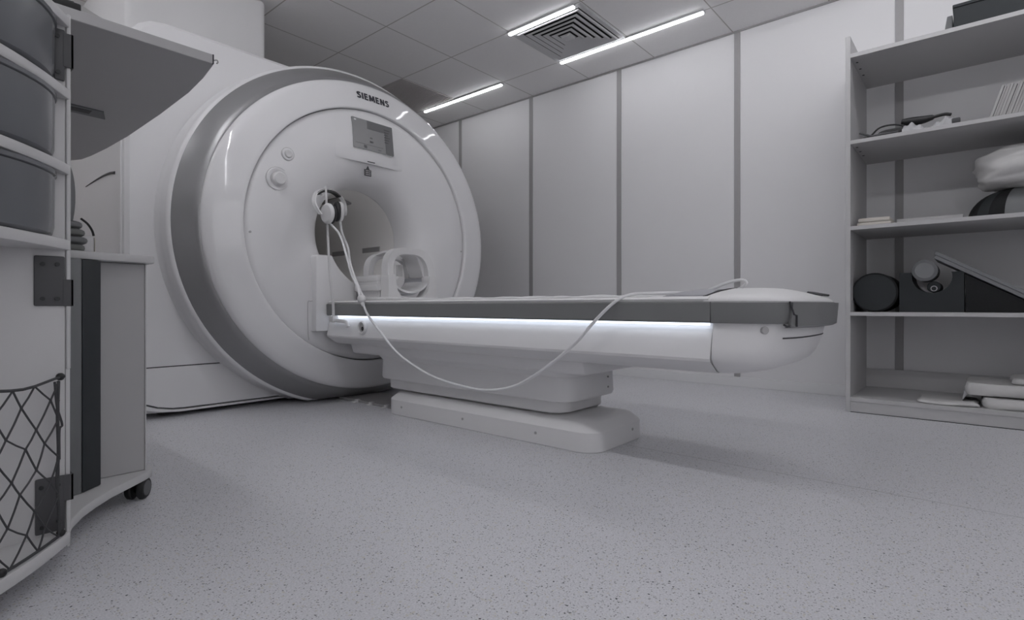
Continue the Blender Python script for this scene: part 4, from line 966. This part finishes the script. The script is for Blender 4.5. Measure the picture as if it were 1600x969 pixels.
# bins standing on the bow shelves
bins = [(0.6965, 0.829, 'lowest smoked plastic bin on the bow shelves of the trolley'), (0.8565, 0.988, 'middle smoked plastic bin on the bow shelves of the trolley'), (1.0155, 1.141, 'upper smoked plastic bin on the bow shelves of the trolley')]
for (z0, z1, lab) in bins:
    t = thing('storage_bin', lab, 'storage bin', (PXC, 1.35, z0), 'smoked bins on the bow shelves')
    def plan(i_):
        hw = 0.334 - i_
        out = []
        for k in range(33):
            a = math.pi + math.pi * k / 32; c_, s_ = math.cos(a), math.sin(a)
            out.append((PXC + math.copysign(abs(c_) ** 0.9, c_) * hw, 1.466 + -abs(s_) ** 1.1 * (0.245 - i_)))
        return out
    b = new(); rings(b, [[(p[0], p[1], z) for p in plan(i_)] for (z, i_) in ((z0, 0.012), (z0 + 0.006, 0.004), (z0 + 0.02, 0.001), (z1 - 0.012, 0.0))]); build('tub', b, 'bin', t, smooth=40)
    b = new(); rings(b, [[(p[0], p[1], z) for p in plan(i_)] for (z, i_) in ((z1 - 0.011, 0.0), (z1 - 0.009, -0.003), (z1 - 0.001, -0.003), (z1, 0.0))]); build('rim', b, 'bin', t, smooth=40)

# things on the trolley worktop and tray
zs = 0.7015
t = thing('monitor', 'dark slim monitor with a curved edge standing behind the shelf panel', 'monitor', (0.31, 1.93, zs))
b = new(); R = []
ob = []
for k in range(25):
    a = -math.pi / 2 + math.pi * k / 24; ob.append((0.305 + math.cos(a) ** 0.6 * 0.053 if math.cos(a) > 1e-6 else 0.305, 0.855 + math.sin(a) * 0.115))
prism(b, ob + [(0.10, 0.97), (0.10, 0.74)], 1.89, 1.915, 'y', 0.004, 2); build('screen_case', b, 'greyprofile', t, smooth=40)
b = new(); box(b, 0.20, 0.26, 1.90, 1.93, zs, 0.78, 0.004, 1); build('stand', b, 'bracket', t)
b = new(); prism(b, [(p[0] + 0.002, p[1]) for p in ob], 1.8885, 1.8905, 'y'); build('rim_edge', b, 'greymat', t)
t = thing('coiled_strap', 'grey woven strap roll with dark bands on the trolley worktop', 'strap', (0.345, 1.90, zs))
for k in range(4):
    b = new(); blob(b, (0.330, 1.875, zs + 0.012 + k * 0.0205), 0.052 - 0.006 * abs(k - 1), 0.05, 0.0125, 0.7, 24, 10); build('strap_layer', b, 'stripe' if k % 2 == 0 else 'greyprofile', t)
b = new(); tube(b, [(0.366, 1.86, 0.795), (0.381, 1.86, 0.782), (0.391, 1.86, 0.765), (0.395, 1.86, 0.750)], 0.003, 8, 5); build('strap_edge', b, 'black', t)
b = new(); box(b, 0.375, 0.412, 1.93, 1.99, zs, zs + 0.056, 0.008, 3); t = thing('white_cup', 'small white plastic box beside the grey woven strap on the worktop', 'box', (0.39, 1.96, zs)); build('cup_body', b, 'white_plastic', t)
b = new(); box(b, 0.4115, 0.4145, 1.931, 1.989, zs, zs + 0.052, 0.001, 1); build('cup_rim', b, 'cream', t)
zs = 1.2025
t = thing('keyboard', 'black keyboard at the front edge of the overhead tray', 'keyboard', (0.10, 1.55, zs))
b = new(); box(b, -0.18, 0.297, 1.501, 1.62, zs, zs + 0.018, 0.004, 2); build('case', b, 'black', t)
b = new()
for j in range(4):
    for i in range(18): box(b, -0.17 + i * 0.0255, -0.148 + i * 0.0255, 1.508 + j * 0.027, 1.531 + j * 0.027, zs + 0.017, zs + 0.022, 0.001, 1)
o = build('key_field', b, 'bracket', t)
b = new(); rings(b, [[(0.30, 1.515, zs), (0.375, 1.515, zs), (0.40, 1.66, zs), (0.30, 1.66, zs)], [(0.298, 1.515, zs + 0.022), (0.33, 1.515, zs + 0.010), (0.385, 1.66, zs + 0.010), (0.30, 1.66, zs + 0.03)]])
tag(build('paper_stack', b, 'paper', loc=(0.34, 1.58, zs)), 'small curled stack of white papers next to the keyboard on the tray', 'papers')

# curved grip groove and edge strip on the left flank of the scanner
b = new(); tube(b, [(0.7745, 3.82, 1.229), (0.7742, 3.666, 1.232), (0.7738, 3.473, 1.233), (0.7736, 3.331, 1.227), (0.7736, 3.245, 1.216)], lambda q_: 0.002 + 0.0055 * q_, 8, 8)
build('grip_groove', b, 'bracket', mri)
b = new(); box(b, 0.768, 0.776, 3.13, 3.165, 0.10, 1.80, 0.002, 1); build('flank_strip', b, 'gantry2', mri)
